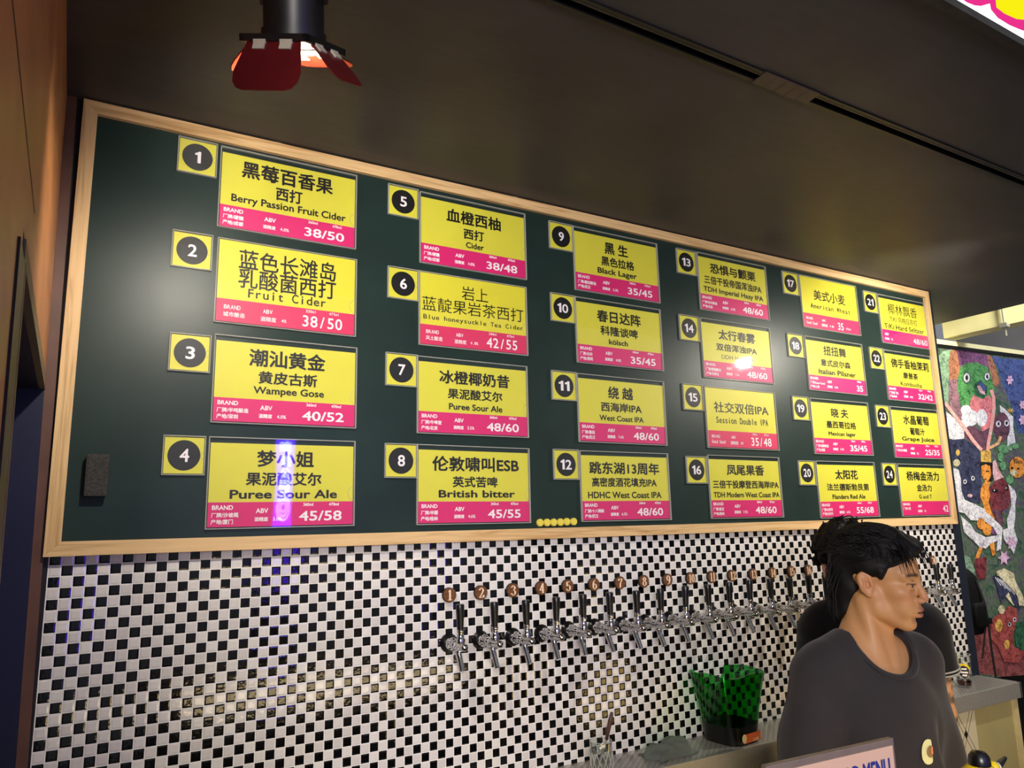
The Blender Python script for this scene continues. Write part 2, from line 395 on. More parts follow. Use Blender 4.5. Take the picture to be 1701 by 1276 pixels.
def text_geo(s, style):
    key = ('t', s, style)
    if key in _geo: return _geo[key]
    if style == 'b' and not any(c.isalpha() for c in s): style = 'd'
    e = {'d': 0.019, 'b': 0.027, 'm': 0.012, 'r': 0.0, 'mono': 0.012, 'x': 0.034}[style]
    if s.isdigit() and style != 'mono':
        V = []; f = []; b = 0; px = 0.0
        for ch in s:
            if ch == '1': v = np.array([(0.20, 0), (0.33, 0), (0.33, 0.72), (0.23, 0.72), (0.20, 0.66), (0.07, 0.60), (0.07, 0.50), (0.20, 0.53)]); g = [tuple(range(8))]
            else: v, g = raw_text(ch, 0.0); v = v - np.array((v[:, 0].min() - 0.04, 0))
            w = v[:, 0].max() + 0.06; V.append(v + np.array((px, 0))); f += [tuple(j + b for j in q) for q in g]; b += len(v); px += w
        v = np.concatenate(V)
    elif style != 'mono':
        v, f = raw_text(s, 0.0)
    else:
        V = []; f = []; b = 0
        for i, ch in enumerate(s):
            if ch == ' ': continue
            v, g = raw_text(ch, 0.0); w = v[:, 0].max() - v[:, 0].min(); c = (v[:, 0].max() + v[:, 0].min()) / 2; k = min(1.0, 0.46 / w)
            vv = v.copy(); vv[:, 0] = (v[:, 0] - c) * k + i * 0.54
            V.append(vv); f += [tuple(j + b for j in q) for q in g]; b += len(vv)
        v = np.concatenate(V)
    _geo[key] = thicken(v, f, e); return _geo[key]
def put_text(mb, s, style, cx, cz, w, h, y, mi=0, mirror=False):
    v, f = text_geo(s, style)
    if len(v) == 0: return
    lo, hi = v[:, :2].min(0), v[:, :2].max(0); n = (v[:, :2] - (lo + hi) / 2) / (hi - lo); dy = v[:, 2] if v.shape[1] > 2 else np.zeros(len(v))
    if mirror: n[:, 0] *= -1
    mb.add([(cx + p[0] * w, y - q, cz + p[1] * h) for p, q in zip(n, dy)], f, mi)
def nat_width(s, style, h):
    v, _ = text_geo(s, style); d = v.max(0) - v.min(0); return d[0] / d[1] * h

# old-style numerals with thick stems and hairlines, for the wooden discs
def _arc(cx, cz, rx, rz, a0, a1, n=18): return [(cx + rx * math.cos(math.radians(a0 + (a1 - a0) * i / n)), cz + rz * math.sin(math.radians(a0 + (a1 - a0) * i / n))) for i in range(n + 1)]
DIG = {
 '0': [_arc(0.3, 0.5, 0.22, 0.46, 0, 360)], '1': [[(0.3, 0.0), (0.3, 1.0)], [(0.3, 0.98), (0.12, 0.84)], [(0.1, 0.02), (0.5, 0.02)]],
 '2': [_arc(0.29, 0.74, 0.21, 0.24, 170, -30) + [(0.30, 0.34), (0.06, 0.03)], [(0.05, 0.04), (0.54, 0.04)], [(0.54, 0.04), (0.56, 0.24)]],
 '3': [_arc(0.28, 0.76, 0.20, 0.22, 165, -90), _arc(0.28, 0.27, 0.24, 0.26, 90, -165)],
 '4': [[(0.40, 0.0), (0.40, 1.0)], [(0.40, 1.0), (0.03, 0.30)], [(0.03, 0.28), (0.58, 0.28)], [(0.26, 0.02), (0.54, 0.02)]],
 '5': [[(0.12, 0.97), (0.52, 0.97)], [(0.12, 0.97), (0.10, 0.54)], _arc(0.28, 0.32, 0.25, 0.31, 135, -160)],
 '6': [_arc(0.3, 0.29, 0.22, 0.28, 0, 360), _arc(0.36, 0.46, 0.28, 0.52, 80, 190)],
 '7': [[(0.06, 0.95), (0.55, 0.95)], [(0.55, 0.95), (0.26, 0.45), (0.22, 0.0)], [(0.06, 0.95), (0.05, 0.78)]],
 '8': [_arc(0.3, 0.75, 0.18, 0.22, 0, 360), _arc(0.3, 0.27, 0.23, 0.26, 0, 360)], '9': [_arc(0.3, 0.71, 0.22, 0.28, 0, 360), _arc(0.24, 0.54, 0.28, 0.52, -100, 10)]}
def serif_digits(mb, s, cx, cz, w, h, y):
    k = 0; n = len(s); cw = w / n
    for i, ch in enumerate(s):
        for path in DIG[ch]:
            for (x0, z0), (x1, z1) in zip(path[:-1], path[1:]):
                dx, dz = x1 - x0, z1 - z0; L = math.hypot(dx, dz); v = abs(dz) / L; t = 0.035 + 0.075 * v * v
                ux, uz = (dx / L) * 0.02, (dz / L) * 0.02
                q = [(x0 - ux - t, z0 - uz), (x0 - ux + t, z0 - uz), (x1 + ux + t, z1 + uz), (x1 + ux - t, z1 + uz)] if v > 0.5 else [(x0 - ux, z0 - uz - t), (x1 + ux, z1 + uz - t), (x1 + ux, z1 + uz + t), (x0 - ux, z0 - uz + t)]
                mb.flat([(cx - w / 2 + cw * i + px / 0.6 * cw, cz + (pz - 0.5) * h) for px, pz in q], y - k * 0.00001); k += 1

# ------------------------------------------------------------------ the setting
FL = -ZF; CEIL = 1.15
def wx(z): return -0.0625 + (CEIL - z) * 0.0135      # the left wall leans a little
struct(MB().box(-0.6, 6.6, -4.6, 1.3, FL - 0.05, FL).build('floor', M['floor']), 'dark concrete floor of the bar')
struct(MB().box(-0.0138, 3.632, 0.0, 0.12, FL, 1.33).build('wall_back', M['tile']), 'back bar wall of black and white checker mosaic tile')
m = MB().box(3.632, 3.69, -0.004, 0.13, FL, 1.15)
struct(m.build('trim_1', M['navy']), 'dark navy end trim of the tiled wall')
# pilaster in the left corner
def lean(x0, x1, y0, y1, z0, z1, d0=0.0, d1=0.0):
    return [(wx(z0) + x0 + d0, y0, z0), (wx(z0) + x1 + d0, y0, z0), (wx(z0) + x1 + d0, y1, z0), (wx(z0) + x0 + d0, y1, z0),
            (wx(z1) + x0 + d1, y0, z1), (wx(z1) + x1 + d1, y0, z1), (wx(z1) + x1 + d1, y1, z1), (wx(z1) + x0 + d1, y1, z1)]
struct(MB().hexa(lean(0.0, 0.0225, -0.012, -0.002, FL, CEIL)).build('trim_2', M['pilaster']), 'dark brown wooden trim between side wall and tiles')
struct(MB().box(-0.16, -0.0138, -0.002, 0.12, FL, 1.33).build('shade_gap', M['doorframe']), 'black filler strip for the shadow gap beside the tiled wall')  # dark strip put in for the shadow between trim and board
# left wall with a door opening
DY0, DY1, DZ = -1.03, -0.02, 0.422
wl = MB()
wl.hexa(lean(-0.14, 0, -1.75, 0.12, DZ, CEIL + 0.18)); wl.hexa(lean(-0.14, 0, -1.75, DY0, FL, DZ)); wl.hexa(lean(-0.14, 0, DY1, 0.12, FL, DZ))
struct(wl.build('wall_left', M['brownwall']), 'brown stained timber side wall beside the board')
gr = MB(); gr.hexa(lean(-0.002, 0.0008, -1.75, -0.86, 0.508, 0.511))
struct(gr.build('trim_3', M['pilaster']), 'thin seam between the brown wall panels')
d1 = MB().hexa(lean(-0.10, -0.07, DY0 + 0.03, DY1, FL, DZ - 0.03)).build('door_1', M['door']); struct(d1, 'navy door in the brown side wall')
fr = MB(); fr.hexa(lean(-0.12, 0.003, DY0 - 0.07, DY0 + 0.03, FL, DZ - 0.032)); fr.build('door_frame', M['doorframe'], d1)
MB().hexa(lean(-0.14, 0.0008, DY1 - 0.012, DY1 - 0.001, FL, DZ - 0.028)).build('door_jamb', M['door'], d1)
MB().hexa(lean(-0.010, 0.002, DY0 + 0.03, DY1, DZ - 0.03, DZ)).build('door_head', M['tan'], d1); MB().hexa(lean(-0.139, -0.010, DY0 + 0.03, DY1, DZ - 0.03, DZ)).build('door_soffit', M['doorframe'], d1)  # soffit in black: the shade under the head put into its colour
MB().hexa(lean(-0.005, 0.0034, DY0 + 0.03, DY0 + 0.05, FL, DZ - 0.031)).build('door_stop', M['tan'], d1)
# black canopy over the bar, with a lighting track let into it
cp = MB(); cp.box(-0.16, 4.345, -1.288, -0.935, CEIL, CEIL + 0.2); cp.box(-0.16, 4.345, -0.885, 0.0, CEIL, CEIL + 0.2); cp.box(-0.16, 4.345, -0.935, -0.885, CEIL + 0.03, CEIL + 0.2)
cp.box(3.632, 4.345, 0.0, 0.45, CEIL, CEIL + 0.2)
struct(cp.build('ceiling', M['ceiling']), 'black painted canopy ceiling over the bar')
# beyond the bar end
wb = MB().box(3.3, 6.5, 0.60, 0.75, FL, 1.036); struct(wb.build('wall_far', M['darkwall']), 'dark wall behind the painting')
a4 = math.radians(4); RZ4 = -a4
bm_ = MB().box(-0.9, 1.9, 0.0, 0.16, 1.056, 1.084); struct(bm_.build('trim_4', M['cream_beam'], loc=(4.4, 0.41, 0)), 'cream header beam above the painting').rotation_euler = (0, 0, RZ4)
struct(MB().box(4.6, 4.72, -1.6, 0.46, 1.118, 1.7).build('trim_5', M['cream_beam']), 'pale yellow lit bulkhead beyond the canopy')
struct(MB().box(6.3, 6.42, -4.6, 1.3, FL, 3.2).build('wall_right', M['greywall']), 'grey wall far beyond the bar end')
vp = thing('vent_panel', 'pale blue slatted panel high on the far grey wall', 'panel', (6.29, -0.35, 1.47))
MB().box(-0.02, 0.0, -0.28, 0.22, -0.10, 0.10).build('panel', M['blue_panel'], vp)
for k in range(5): MB().box(-0.034, -0.02, -0.28, 0.22, -0.09 + 0.04 * k, -0.078 + 0.04 * k).build('slat', M['steel'], vp)
rd = thing('hanger_rod', 'thin threaded rod hanging from the yellow bulkhead', 'rod', (4.585, 0.1, 1.05))
MB().tube([(0, 0, 0), (0, 0, 0.45)], 0.006).build('rod', M['steel'], rd); MB().box(-0.02, 0.015, -0.02, 0.02, 0.05, 0.075).build('clamp', M['steel'], rd)

# LED fascia screen along the canopy's front edge (only its lower corner is in view)
sc = thing('led_screen', 'white LED fascia screen with pink and yellow lettering above the canopy edge', 'screen', (2.6, -1.30, CEIL + 0.003))
MB().box(-2.6, 1.7, -0.008, 0.008, 0.0, 0.62).build('display', M['led_white'], sc)
MB().box(-2.62, 1.72, -0.012, 0.010, -0.02, 0.0).build('lower_lip', M['track_lip'], sc)
g = MB(); g.flat([(-1.050, 0.267), (-1.030, 0.067), (-0.989, 0.015), (-0.954, 0.013), (-0.924, 0.017), (-0.898, 0.025), (-0.869, 0.040), (-0.855, 0.047), (-0.854, 0.032), (-0.829, 0.020), (-0.778, 0.019), (-0.723, 0.025), (-0.670, 0.035), (-0.600, 0.067), (-0.550, 0.267)], -0.0095)
g.build('pink_lettering', M['led_pink'], sc)
g = MB(); g.flat([(-0.825, 0.267), (-0.828, 0.072), (-0.831, 0.045), (-0.798, 0.041), (-0.744, 0.046), (-0.681, 0.065), (-0.650, 0.097), (-0.630, 0.267)], -0.011)
g.build('yellow_lettering', M['led_yellow'], sc)

# lighting track
tr = thing('lighting_track', 'long black lighting track let into the canopy ceiling', 'track', (1.9, -0.91, CEIL))
t_ = MB(); t_.box(-1.9, 2.4, -0.024, -0.013, -0.004, 0.028); t_.box(-1.9, 2.4, 0.013, 0.024, -0.004, 0.028); t_.box(-1.9, 2.4, -0.013, 0.013, 0.02, 0.028); t_.build('channel', M['track'], tr)
MB().box(-1.9, 2.4, -0.013, -0.009, -0.005, 0.001).build('lip', M['track_lip'], tr)
t_ = MB()
for k in range(5):
    x = -0.47 + 0.04 * k; t_.hexa([(x, -0.026, -0.007), (x + 0.043, -0.026, -0.006), (x + 0.05, 0.022, -0.006), (x + 0.004, 0.022, -0.007), (x, -0.026, -0.003), (x + 0.043, -0.026, -0.003), (x + 0.05, 0.022, -0.003), (x + 0.004, 0.022, -0.003)])
t_.build('tape', M['tape'], tr)

# stage lamps with red barn doors hanging from the track
def stage_lamp(x, aim, label, energy, spot=2.9, head=(0, 0.075, -0.235)):
    root = thing('stage_lamp', label, 'stage lamp', (x, -0.91, CEIL), 0, 'stage lamps on the ceiling track')
    hd = Vector(head)
    ax = (Vector(aim) - (Vector((x, -0.91, CEIL)) + hd)).normalized()
    sx = Vector((1, 0, 0)); sx = (sx - ax * sx.dot(ax)).normalized(); sy = ax.cross(sx)   # sy: roughly towards the room
    cs = sy if sy.dot(Vector((-0.16, -0.79, -0.59))) > 0 else -sy; al = 0.78
    sx, sy = sx * math.cos(al) + cs * math.sin(al), None; sy = ax.cross(sx)
    F = Matrix(((sx.x, sy.x, ax.x, hd.x), (sx.y, sy.y, ax.y, hd.y), (sx.z, sy.z, ax.z, hd.z), (0, 0, 0, 1)))
    MB().box(-0.05, 0.05, -0.012, 0.012, -0.03, 0.0).build('track_adapter', M['lampblack'], root)
    y_ = MB(); y_.tube([(0, 0, -0.03), (0, 0.005, -0.06)], 0.008)
    p = [F @ Vector(q) for q in ((-0.062, 0, -0.06), (-0.062, 0, -0.13), (0, 0, -0.165), (0.062, 0, -0.13), (0.062, 0, -0.06))]
    p.insert(3, p[2] * 1.0); y_.tube([p[0], p[1], p[2], p[4], p[5]], 0.006); y_.tube([p[2], (0, 0.005, -0.06)], 0.006)
    y_.build('yoke', M['lampblack'], root, True)
    MB().lathe([(0.028, -0.135), (0.046, -0.12), (0.052, -0.06), (0.052, -0.015), (0.056, -0.015), (0.056, 0.004), (0.047, 0.004), (0.045, -0.02), (0.012, -0.022)], 28, M4=F).build('can', M['lampblack'], root, True, auto=True)
    MB().lathe([(0.044, -0.014), (0.036, -0.008), (0.018, -0.004), (0.002, -0.003)], 24, M4=F).build('lens', M['lens'], root, True)
    r_ = MB()
    for s in (-1, 1):
        for a, b in (((s * 0.062 - 0.004, -0.066), (s * 0.062 + 0.004, 0.066)), ((-0.066, s * 0.062 - 0.004), (0.066, s * 0.062 + 0.004))):
            v = [F @ Vector(q) for q in ((a[0], a[1], 0.0), (b[0], a[1], 0.0), (b[0], b[1], 0.0), (a[0], b[1], 0.0), (a[0], a[1], 0.012), (b[0], a[1], 0.012), (b[0], b[1], 0.012), (a[0], b[1], 0.012))]
            r_.hexa(v)
    r_.build('gel_frame', M['lampblack'], root)
    for k, (w0, w1, ln, op) in enumerate([(0.052, 0.066, 0.092, 0.40), (0.044, 0.050, 0.078, 0.75), (0.052, 0.060, 0.060, 1.42), (0.046, 0.050, 0.062, 0.75)]):
        # k = 0 room side, 1 right, 2 wall side, 3 left
        dx, dy = ((0, 1), (1, 0), (0, -1), (-1, 0))[k]; tx, ty = ((1, 0), (0, 1), (1, 0), (0, 1))[k]
        # sy points either way: keep flap 0 towards the camera side
        sg = 1 if sy.dot(Vector((-0.16, -0.79, -0.59))) > 0 else -1
        if k in (0, 2): dy *= sg
        pts = [(-w0, 0.0), (w0, 0.0)] + [(w1 * math.cos(t) * 1.0 if 0 else w1 * c_, l_) for c_, l_, t in ((1.0, ln * 0.62, 0), (0.96, ln * 0.82, 0), (0.82, ln * 0.95, 0), (0.6, ln, 0), (-0.6, ln, 0), (-0.82, ln * 0.95, 0), (-0.96, ln * 0.82, 0), (-1.0, ln * 0.62, 0))]
        def place(u, l, off):
            o_ = 0.062 + l * math.sin(op) + off * math.cos(op); zz = 0.012 + l * math.cos(op) - off * math.sin(op)
            return F @ Vector((dx * o_ + tx * u, dy * o_ + ty * u, zz))
        n_ = len(pts); f_ = MB()
        f_.add([place(u, l, 0.0012) for u, l in pts], [tuple(range(n_))], 0); f_.add([place(u, l, -0.0012) for u, l in pts], [tuple(range(n_ - 1, -1, -1))], 1)
        vs = [place(u, l, 0.0012) for u, l in pts] + [place(u, l, -0.0012) for u, l in pts]
        f_.add(vs, [(i, (i + 1) % n_, (i + 1) % n_ + n_, i + n_) for i in range(n_)], 0)
        fo = f_.build('barn_door', [M['flap'], M['flap_lit']], root)
        for s in (-0.026, 0.026):
            h_ = MB()
            vs = [place(s + a * 0.011, l, o) for l in (-0.010, 0.016) for a, o in ((-1, -0.004), (1, -0.004), (1, 0.004), (-1, 0.004))]
            h_.hexa(vs); h_.tube([place(s - 0.012, 0.0, 0.0), place(s + 0.012, 0.0, 0.0)], 0.0055, 8)
            h_.build('hinge', M['bare'], fo)
    lp = F @ Vector((0, 0, 0.012))
    ld = bpy.data.lights.new('lamp_beam', 'SPOT'); ld.energy = energy; ld.color = (1.0, 0.93, 0.80); ld.spot_size = spot; ld.spot_blend = 0.9; ld.shadow_soft_size = 0.03
    lo = bpy.data.objects.new('lamp_beam', ld); C.objects.link(lo); lo.parent = root
    lo.location = lp; lo.rotation_euler = (Vector((0.15 if x < 1.5 else -0.15, 0.85, -0.35))).to_track_quat('-Z', 'Y').to_euler()
    return root
stage_lamp(0.305, (0.42, -0.50, 0.15), 'black stage lamp with red barn doors hanging at upper left', 38)
stage_lamp(3.20, (3.05, -0.45, 0.20), 'black stage lamp with red barn doors over the right end of the board', 74)

# violet neon banner in the hall, seen only as a reflection in the acrylic of card 4
vb = thing('neon_banner', 'tall narrow violet neon banner standing in the hall facing the bar', 'neon sign', (1.225, -3.0, -0.62))
MB().box(-0.058, 0.058, -0.012, 0.012, 0.0, 1.26).build('light_box', M['violet'], vb)
MB().box(-0.12, 0.12, -0.09, 0.09, -1.04, -1.02).build('foot', M['black_plastic'], vb); MB().box(-0.02, 0.02, -0.012, 0.012, -1.02, 0.0).build('post', M['black_plastic'], vb)
t_ = MB()
for i, ch in enumerate('啤酒公园'): put_text(t_, ch, 'b', 0.0, 1.20 - i * 0.085, 0.07, 0.075, 0.0135)
for r0 in (0.046, 0.033, 0.019):
    o_ = ell(0, 0.80, r0, r0 * 2.0, 28); i_ = ell(0, 0.80, r0 - 0.006, (r0 - 0.006) * 2.0, 28)
    t_.add([(p[0], 0.0135, p[1]) for p in o_] + [(p[0], 0.0135, p[1]) for p in i_], [(k, (k + 1) % 28, (k + 1) % 28 + 28, k + 28) for k in range(28)])
t_.build('lettering', M['violet_text'], vb)

# ------------------------------------------------------------------ menu board
BX0, BX1, BZ0, BZ1, FW = -0.0251, 3.638, 0.0081, 1.146, 0.0335
bd = thing('menu_board', 'long green chalkboard in a pale wood frame above the tiles', 'board', ((BX0 + BX1) / 2, 0, BZ0))
ox = (BX0 + BX1) / 2; X0, X1, H = BX0 - ox, BX1 - ox, BZ1 - BZ0
MB().box(X0 + 0.01, X1 - 0.01, -0.010, -0.001, 0.01, H - 0.01).build('chalk_panel', M['board'], bd)
def rail(pts, nm, mat): MB().prism(pts, -0.024, -0.001).build(nm, mat, bd, bevel=0.0012)
rail([(X0, 0), (X1, 0), (X1 - FW, FW), (X0 + FW, FW)], 'bottom_rail', M['frame_x'])
rail([(X0, H), (X0 + FW, H - FW), (X1 - FW, H - FW), (X1, H)], 'top_rail', M['frame_x'])
rail([(X0, 0), (X0 + FW, FW), (X0 + FW, H - FW), (X0, H)], 'side_stile', M['frame_z'])
rail([(X1, 0), (X1, H), (X1 - FW, H - FW), (X1 - FW, FW)], 'side_stile', M['frame_z'])
for x in (0.47, 1.26, 2.13, 3.25):
    c_ = MB(); c_.hexa([(x - ox - 0.008, -0.018, H - 0.003), (x - ox + 0.006, -0.018, H - 0.003), (x - ox + 0.006, -0.004, H - 0.003), (x - ox - 0.008, -0.004, H - 0.003),
                        (x - ox - 0.016, -0.018, H + 0.0035), (x - ox - 0.002, -0.018, H + 0.0035), (x - ox - 0.002, -0.004, H + 0.0035), (x - ox - 0.016, -0.004, H + 0.0035)])
    c_.build('hanging_clip', M['bare'], bd)

# cards: (left, top of the sleeve, centre of the number sleeve, title lines (text, weight, x, z, width, height), style, price band)
CARDS = {
1: (0.308,1.103,0.250,1.055,[('黑莓百香果', 'b', 0.1868, -0.0542, 0.2578, 0.0505), ('西打', 'b', 0.1897, -0.1071, 0.0754, 0.0405), ('Berry Passion Fruit Cider', 'b', 0.1946, -0.1469, 0.323, 0.0288)]),
2: (0.312,0.837,0.250,0.789,[('蓝色长滩岛', 'm', 0.1916, -0.0504, 0.2693, 0.056), ('乳酸菌西打', 'm', 0.1925, -0.1044, 0.2697, 0.0555), ('Fruit Cider', 'mono', 0.1916, -0.1451, 0.2137, 0.0257)]),
3: (0.317,0.569,0.259,0.512,[('潮汕黄金', 'b', 0.193, -0.0545, 0.2075, 0.0483), ('黄皮古斯', 'b', 0.195, -0.1078, 0.1591, 0.0355), ('Wampee Gose', 'b', 0.1992, -0.1456, 0.1908, 0.0264)]),
4: (0.316,0.297,0.259,0.247,[('梦小姐', 'b', 0.1967, -0.0544, 0.1514, 0.0444), ('果泥酸艾尔', 'b', 0.1945, -0.1078, 0.1994, 0.0355), ('Puree Sour Ale', 'b', 0.1973, -0.1479, 0.2823, 0.0235)]),
5: (0.901,1.096,0.846,1.050,[('血橙西柚', 'b', 0.1927, -0.0585, 0.1997, 0.0465), ('西打', 'b', 0.1911, -0.1115, 0.0752, 0.0358), ('Cider', 'b', 0.1943, -0.1492, 0.0659, 0.0204)]),
6: (0.898,0.834,0.847,0.784,[('岩上', 'r', 0.1952, -0.0508, 0.0956, 0.0464), ('蓝靛果岩茶西打', 'r', 0.1929, -0.1009, 0.3635, 0.0459), ('Blue honeysuckle Tea Cider', 'mono', 0.1933, -0.1457, 0.3564, 0.0195)]),
7: (0.893,0.564,0.843,0.516,[('冰橙椰奶昔', 'b', 0.1972, -0.0574, 0.2484, 0.0428), ('果泥酸艾尔', 'b', 0.1974, -0.1085, 0.1928, 0.033), ('Puree Sour Ale', 'b', 0.199, -0.1483, 0.1878, 0.0203)]),
8: (0.893,0.296,0.843,0.246,[('伦敦啸叫ESB', 'b', 0.1991, -0.0553, 0.3003, 0.0455), ('英式苦啤', 'b', 0.1938, -0.1093, 0.1549, 0.0331), ('British bitter', 'b', 0.2015, -0.1454, 0.2628, 0.0225)]),
9: (1.487,1.091,1.436,1.042,[('黑 生', 'b', 0.1917, -0.0569, 0.1079, 0.0462), ('黑色拉格', 'b', 0.1966, -0.1083, 0.1516, 0.0361), ('Black Lager', 'b', 0.1924, -0.1495, 0.18, 0.0277)]),
10: (1.484,0.831,1.433,0.782,[('春日达阵', 'b', 0.1929, -0.0566, 0.1988, 0.0445), ('科隆谈啤', 'b', 0.1908, -0.1086, 0.1704, 0.0347), ('kölsch', 'b', 0.1841, -0.1478, 0.0857, 0.0194)]),
11: (1.480,0.558,1.427,0.510,[('绕 越', 'b', 0.1865, -0.0576, 0.1106, 0.0442), ('西海岸IPA', 'b', 0.1885, -0.1089, 0.181, 0.0333), ('West Coast IPA', 'b', 0.1875, -0.1478, 0.1956, 0.0198)]),
12: (1.479,0.294,1.424,0.246,[('跳东湖13周年', 'b', 0.1918, -0.0569, 0.3074, 0.0425), ('高密度酒花填充IPA', 'b', 0.1887, -0.1047, 0.2828, 0.032), ('HDHC West Coast IPA', 'b', 0.1891, -0.1479, 0.3201, 0.0225)]),
13: (2.081,1.095,2.023,1.043,[('恐惧与颤栗', 'b', 0.1965, -0.0555, 0.2575, 0.0427), ('三倍干投帝国浑浊IPA', 'b', 0.1933, -0.1063, 0.3234, 0.0348), ('TDH Imperial Hazy IPA', 'b', 0.193, -0.1489, 0.3365, 0.0271)]),
14: (2.074,0.826,2.015,0.777,[('太行春雾', 'b', 0.1961, -0.056, 0.2051, 0.0411), ('双倍浑浊IPA', 'b', 0.1904, -0.1072, 0.2268, 0.0306), ('DDH Hazy IPA', 'r', 0.1931, -0.148, 0.1813, 0.0217)]),
15: (2.070,0.556,2.011,0.509,[('社交双倍IPA', 'm', 0.1955, -0.0765, 0.3006, 0.0423), ('Session Double IPA', 'mono', 0.1955, -0.126, 0.2842, 0.0252)]),
16: (2.063,0.294,2.005,0.237,[('凤尾果香', 'b', 0.1974, -0.054, 0.203, 0.0408), ('三倍干投摩登西海岸IPA', 'b', 0.1976, -0.1088, 0.3573, 0.031), ('TDH Modern West Coast IPA', 'b', 0.198, -0.1478, 0.3569, 0.0204)]),
17: (2.679,1.093,2.622,1.044,[('美式小麦', 'm', 0.1949, -0.079, 0.2159, 0.0481), ('American Wheat', 'mono', 0.1948, -0.1308, 0.2694, 0.0226)]),
18: (2.677,0.819,2.617,0.769,[('扭扭舞', 'b', 0.1948, -0.0524, 0.1526, 0.0427), ('意式皮尔森', 'b', 0.1941, -0.1071, 0.201, 0.0321), ('Italian Pilsner', 'b', 0.1997, -0.1478, 0.2522, 0.023)]),
19: (2.673,0.549,2.613,0.501,[('晓 夫', 'b', 0.1894, -0.0563, 0.1139, 0.0411), ('墨西哥拉格', 'b', 0.1929, -0.1076, 0.1974, 0.0321), ('Mexican lager', 'b', 0.1925, -0.149, 0.1816, 0.0221)]),
20: (2.673,0.285,2.615,0.234,[('太阳花', 'b', 0.193, -0.0558, 0.1506, 0.0408), ('法兰德斯勃艮第', 'b', 0.1968, -0.1085, 0.2789, 0.031), ('Flanders Red Ale', 'b', 0.1959, -0.1485, 0.2176, 0.019)]),
21: (3.225,1.081,3.169,1.033,[('椰林飘香', 'r', 0.1885, -0.0619, 0.2317, 0.052), ('TIKI 风格应苏打', 'r', 0.1885, -0.1111, 0.2164, 0.0287), ('TiKi Hard Seltzer', 'm', 0.1878, -0.1492, 0.3154, 0.0243)]),
22: (3.223,0.812,3.168,0.765,[('佛手香柚茉莉', 'b', 0.2001, -0.0568, 0.3008, 0.0448), ('康普茶', 'b', 0.1935, -0.1106, 0.1164, 0.0319), ('Kombucha', 'm', 0.1919, -0.1517, 0.167, 0.0207)]),
23: (3.223,0.546,3.165,0.496,[('水晶葡萄', 'b', 0.1945, -0.0568, 0.2026, 0.0446), ('葡萄汁', 'b', 0.1929, -0.1102, 0.117, 0.0349), ('Grape Juice', 'b', 0.1943, -0.1487, 0.2541, 0.0253)]),
24: (3.228,0.284,3.166,0.235,[('杨梅金汤力', 'b', 0.1902, -0.0539, 0.2536, 0.043), ('金汤力', 'b', 0.1899, -0.108, 0.1167, 0.0324), ('G and T', 'm', 0.1917, -0.1478, 0.0989, 0.018)]),
}
BAND = {
 1: ('厂牌/硬糖', '产地/成都', '4.0%', '38/50'), 2: ('城市酿造', None, '4%', '38/50'), 3: ('厂牌/半吨酿造', '产地/深圳', '4.0%', '40/52'), 4: ('厂牌/沙坡尾', '产地/厦门', '3.0%', '45/58'),
 5: ('厂牌/硬糖', '产地/成都', '4.0%', '38/48'), 6: ('风土酿造', None, '4.8%', '42/55'), 7: ('厂牌/牛啤堂', '产地/北京', '3.5%', '48/60'), 8: ('厂牌/半顺', '产地/桂林', '4.6%', '45/55'),
 9: ('厂牌/曼延酿造', '产地/武汉', '5.3%', '35/45'), 10: ('厂牌/云朴', '产地/昆明', '4.8%', '35/45'), 11: ('厂牌/曼延', '产地/武汉', '7.6%', '48/60'), 12: ('厂牌/十八精酿', '产地/武汉', '6.5%', '48/60'),
 13: ('厂牌/无尽酿造', '产地/北京', '6.5%', '48/60'), 14: ('厂牌/野鹅酿造', '产地/石家庄', '7.5%', '48/60'), 15: ('Good Good', None, '8%', '35/48'), 16: ('厂牌/虽百', '产地/扬州', '7.2%', '48/60'),
 17: ('Good Good', None, '4.8%', '35'), 18: ('厂牌/Good Good', '产地/上海', '4.5%', '35'), 19: ('厂牌/道酿酿造', '产地/成都', '4.3%', '35/45'), 20: ('厂牌/太阳花', '产地/比利时', '6.5%', '55/68'),
 21: (None, None, '7%', '48/60'), 22: ('厂牌/纸飞机', '产地/杭州', '0.0%', '32/42'), 23: ('厂牌/乐多葡萄', None, '0%', '25/35'), 24: ('厂牌/八荒', None, '7%', '42'),
}
MONO = (2, 6, 15, 17)
CW, CH = 0.388, 0.2355
YB = -0.0102                                  # board surface
def sleeve_mesh(name, w, h, x0, z1, notch=True):
    s = MB(); t = 0.0022
    for a, b, c, d in ((x0, x0 + t, z1 - h, z1), (x0 + w - t, x0 + w, z1 - h, z1), (x0, x0 + w, z1 - t, z1), (x0, x0 + w, z1 - h, z1 - h + t)):
        s.box(a, b, -0.0075, 0.0, c, d, 1)
    s.box(x0 + t, x0 + w - t, -0.0068, -0.0060, z1 - h + t, z1 - t, 0)
    if notch:
        r = 0.021 if w > 0.2 else 0.012; cz = z1 - h * 0.62 if w > 0.2 else z1 - h * 0.5; xe = x0 + w
        o_ = [(xe + r * math.cos(a), cz + r * math.sin(a)) for a in np.linspace(math.pi / 2, 3 * math.pi / 2, 15)]
        i_ = [(xe + (r - 0.0009) * math.cos(a), cz + (r - 0.0009) * math.sin(a)) for a in np.linspace(math.pi / 2, 3 * math.pi / 2, 15)]
        s.add([(p[0], -0.0071, p[1]) for p in o_] + [(p[0], -0.0071, p[1]) for p in i_], [(k, k + 1, k + 16, k + 15) for k in range(14)], 1)
    return s.mesh(name, [M['sheet'], M['rim']])
SL = sleeve_mesh('acrylic_sleeve', CW, CH, 0, 0); SLR = sleeve_mesh('acrylic_sleeve', 0.376, CH, 0, 0); SN = sleeve_mesh('number_sleeve', 0.1, 0.1, -0.05, 0.05)
WHERE = ['first', 'second', 'third', 'lowest']
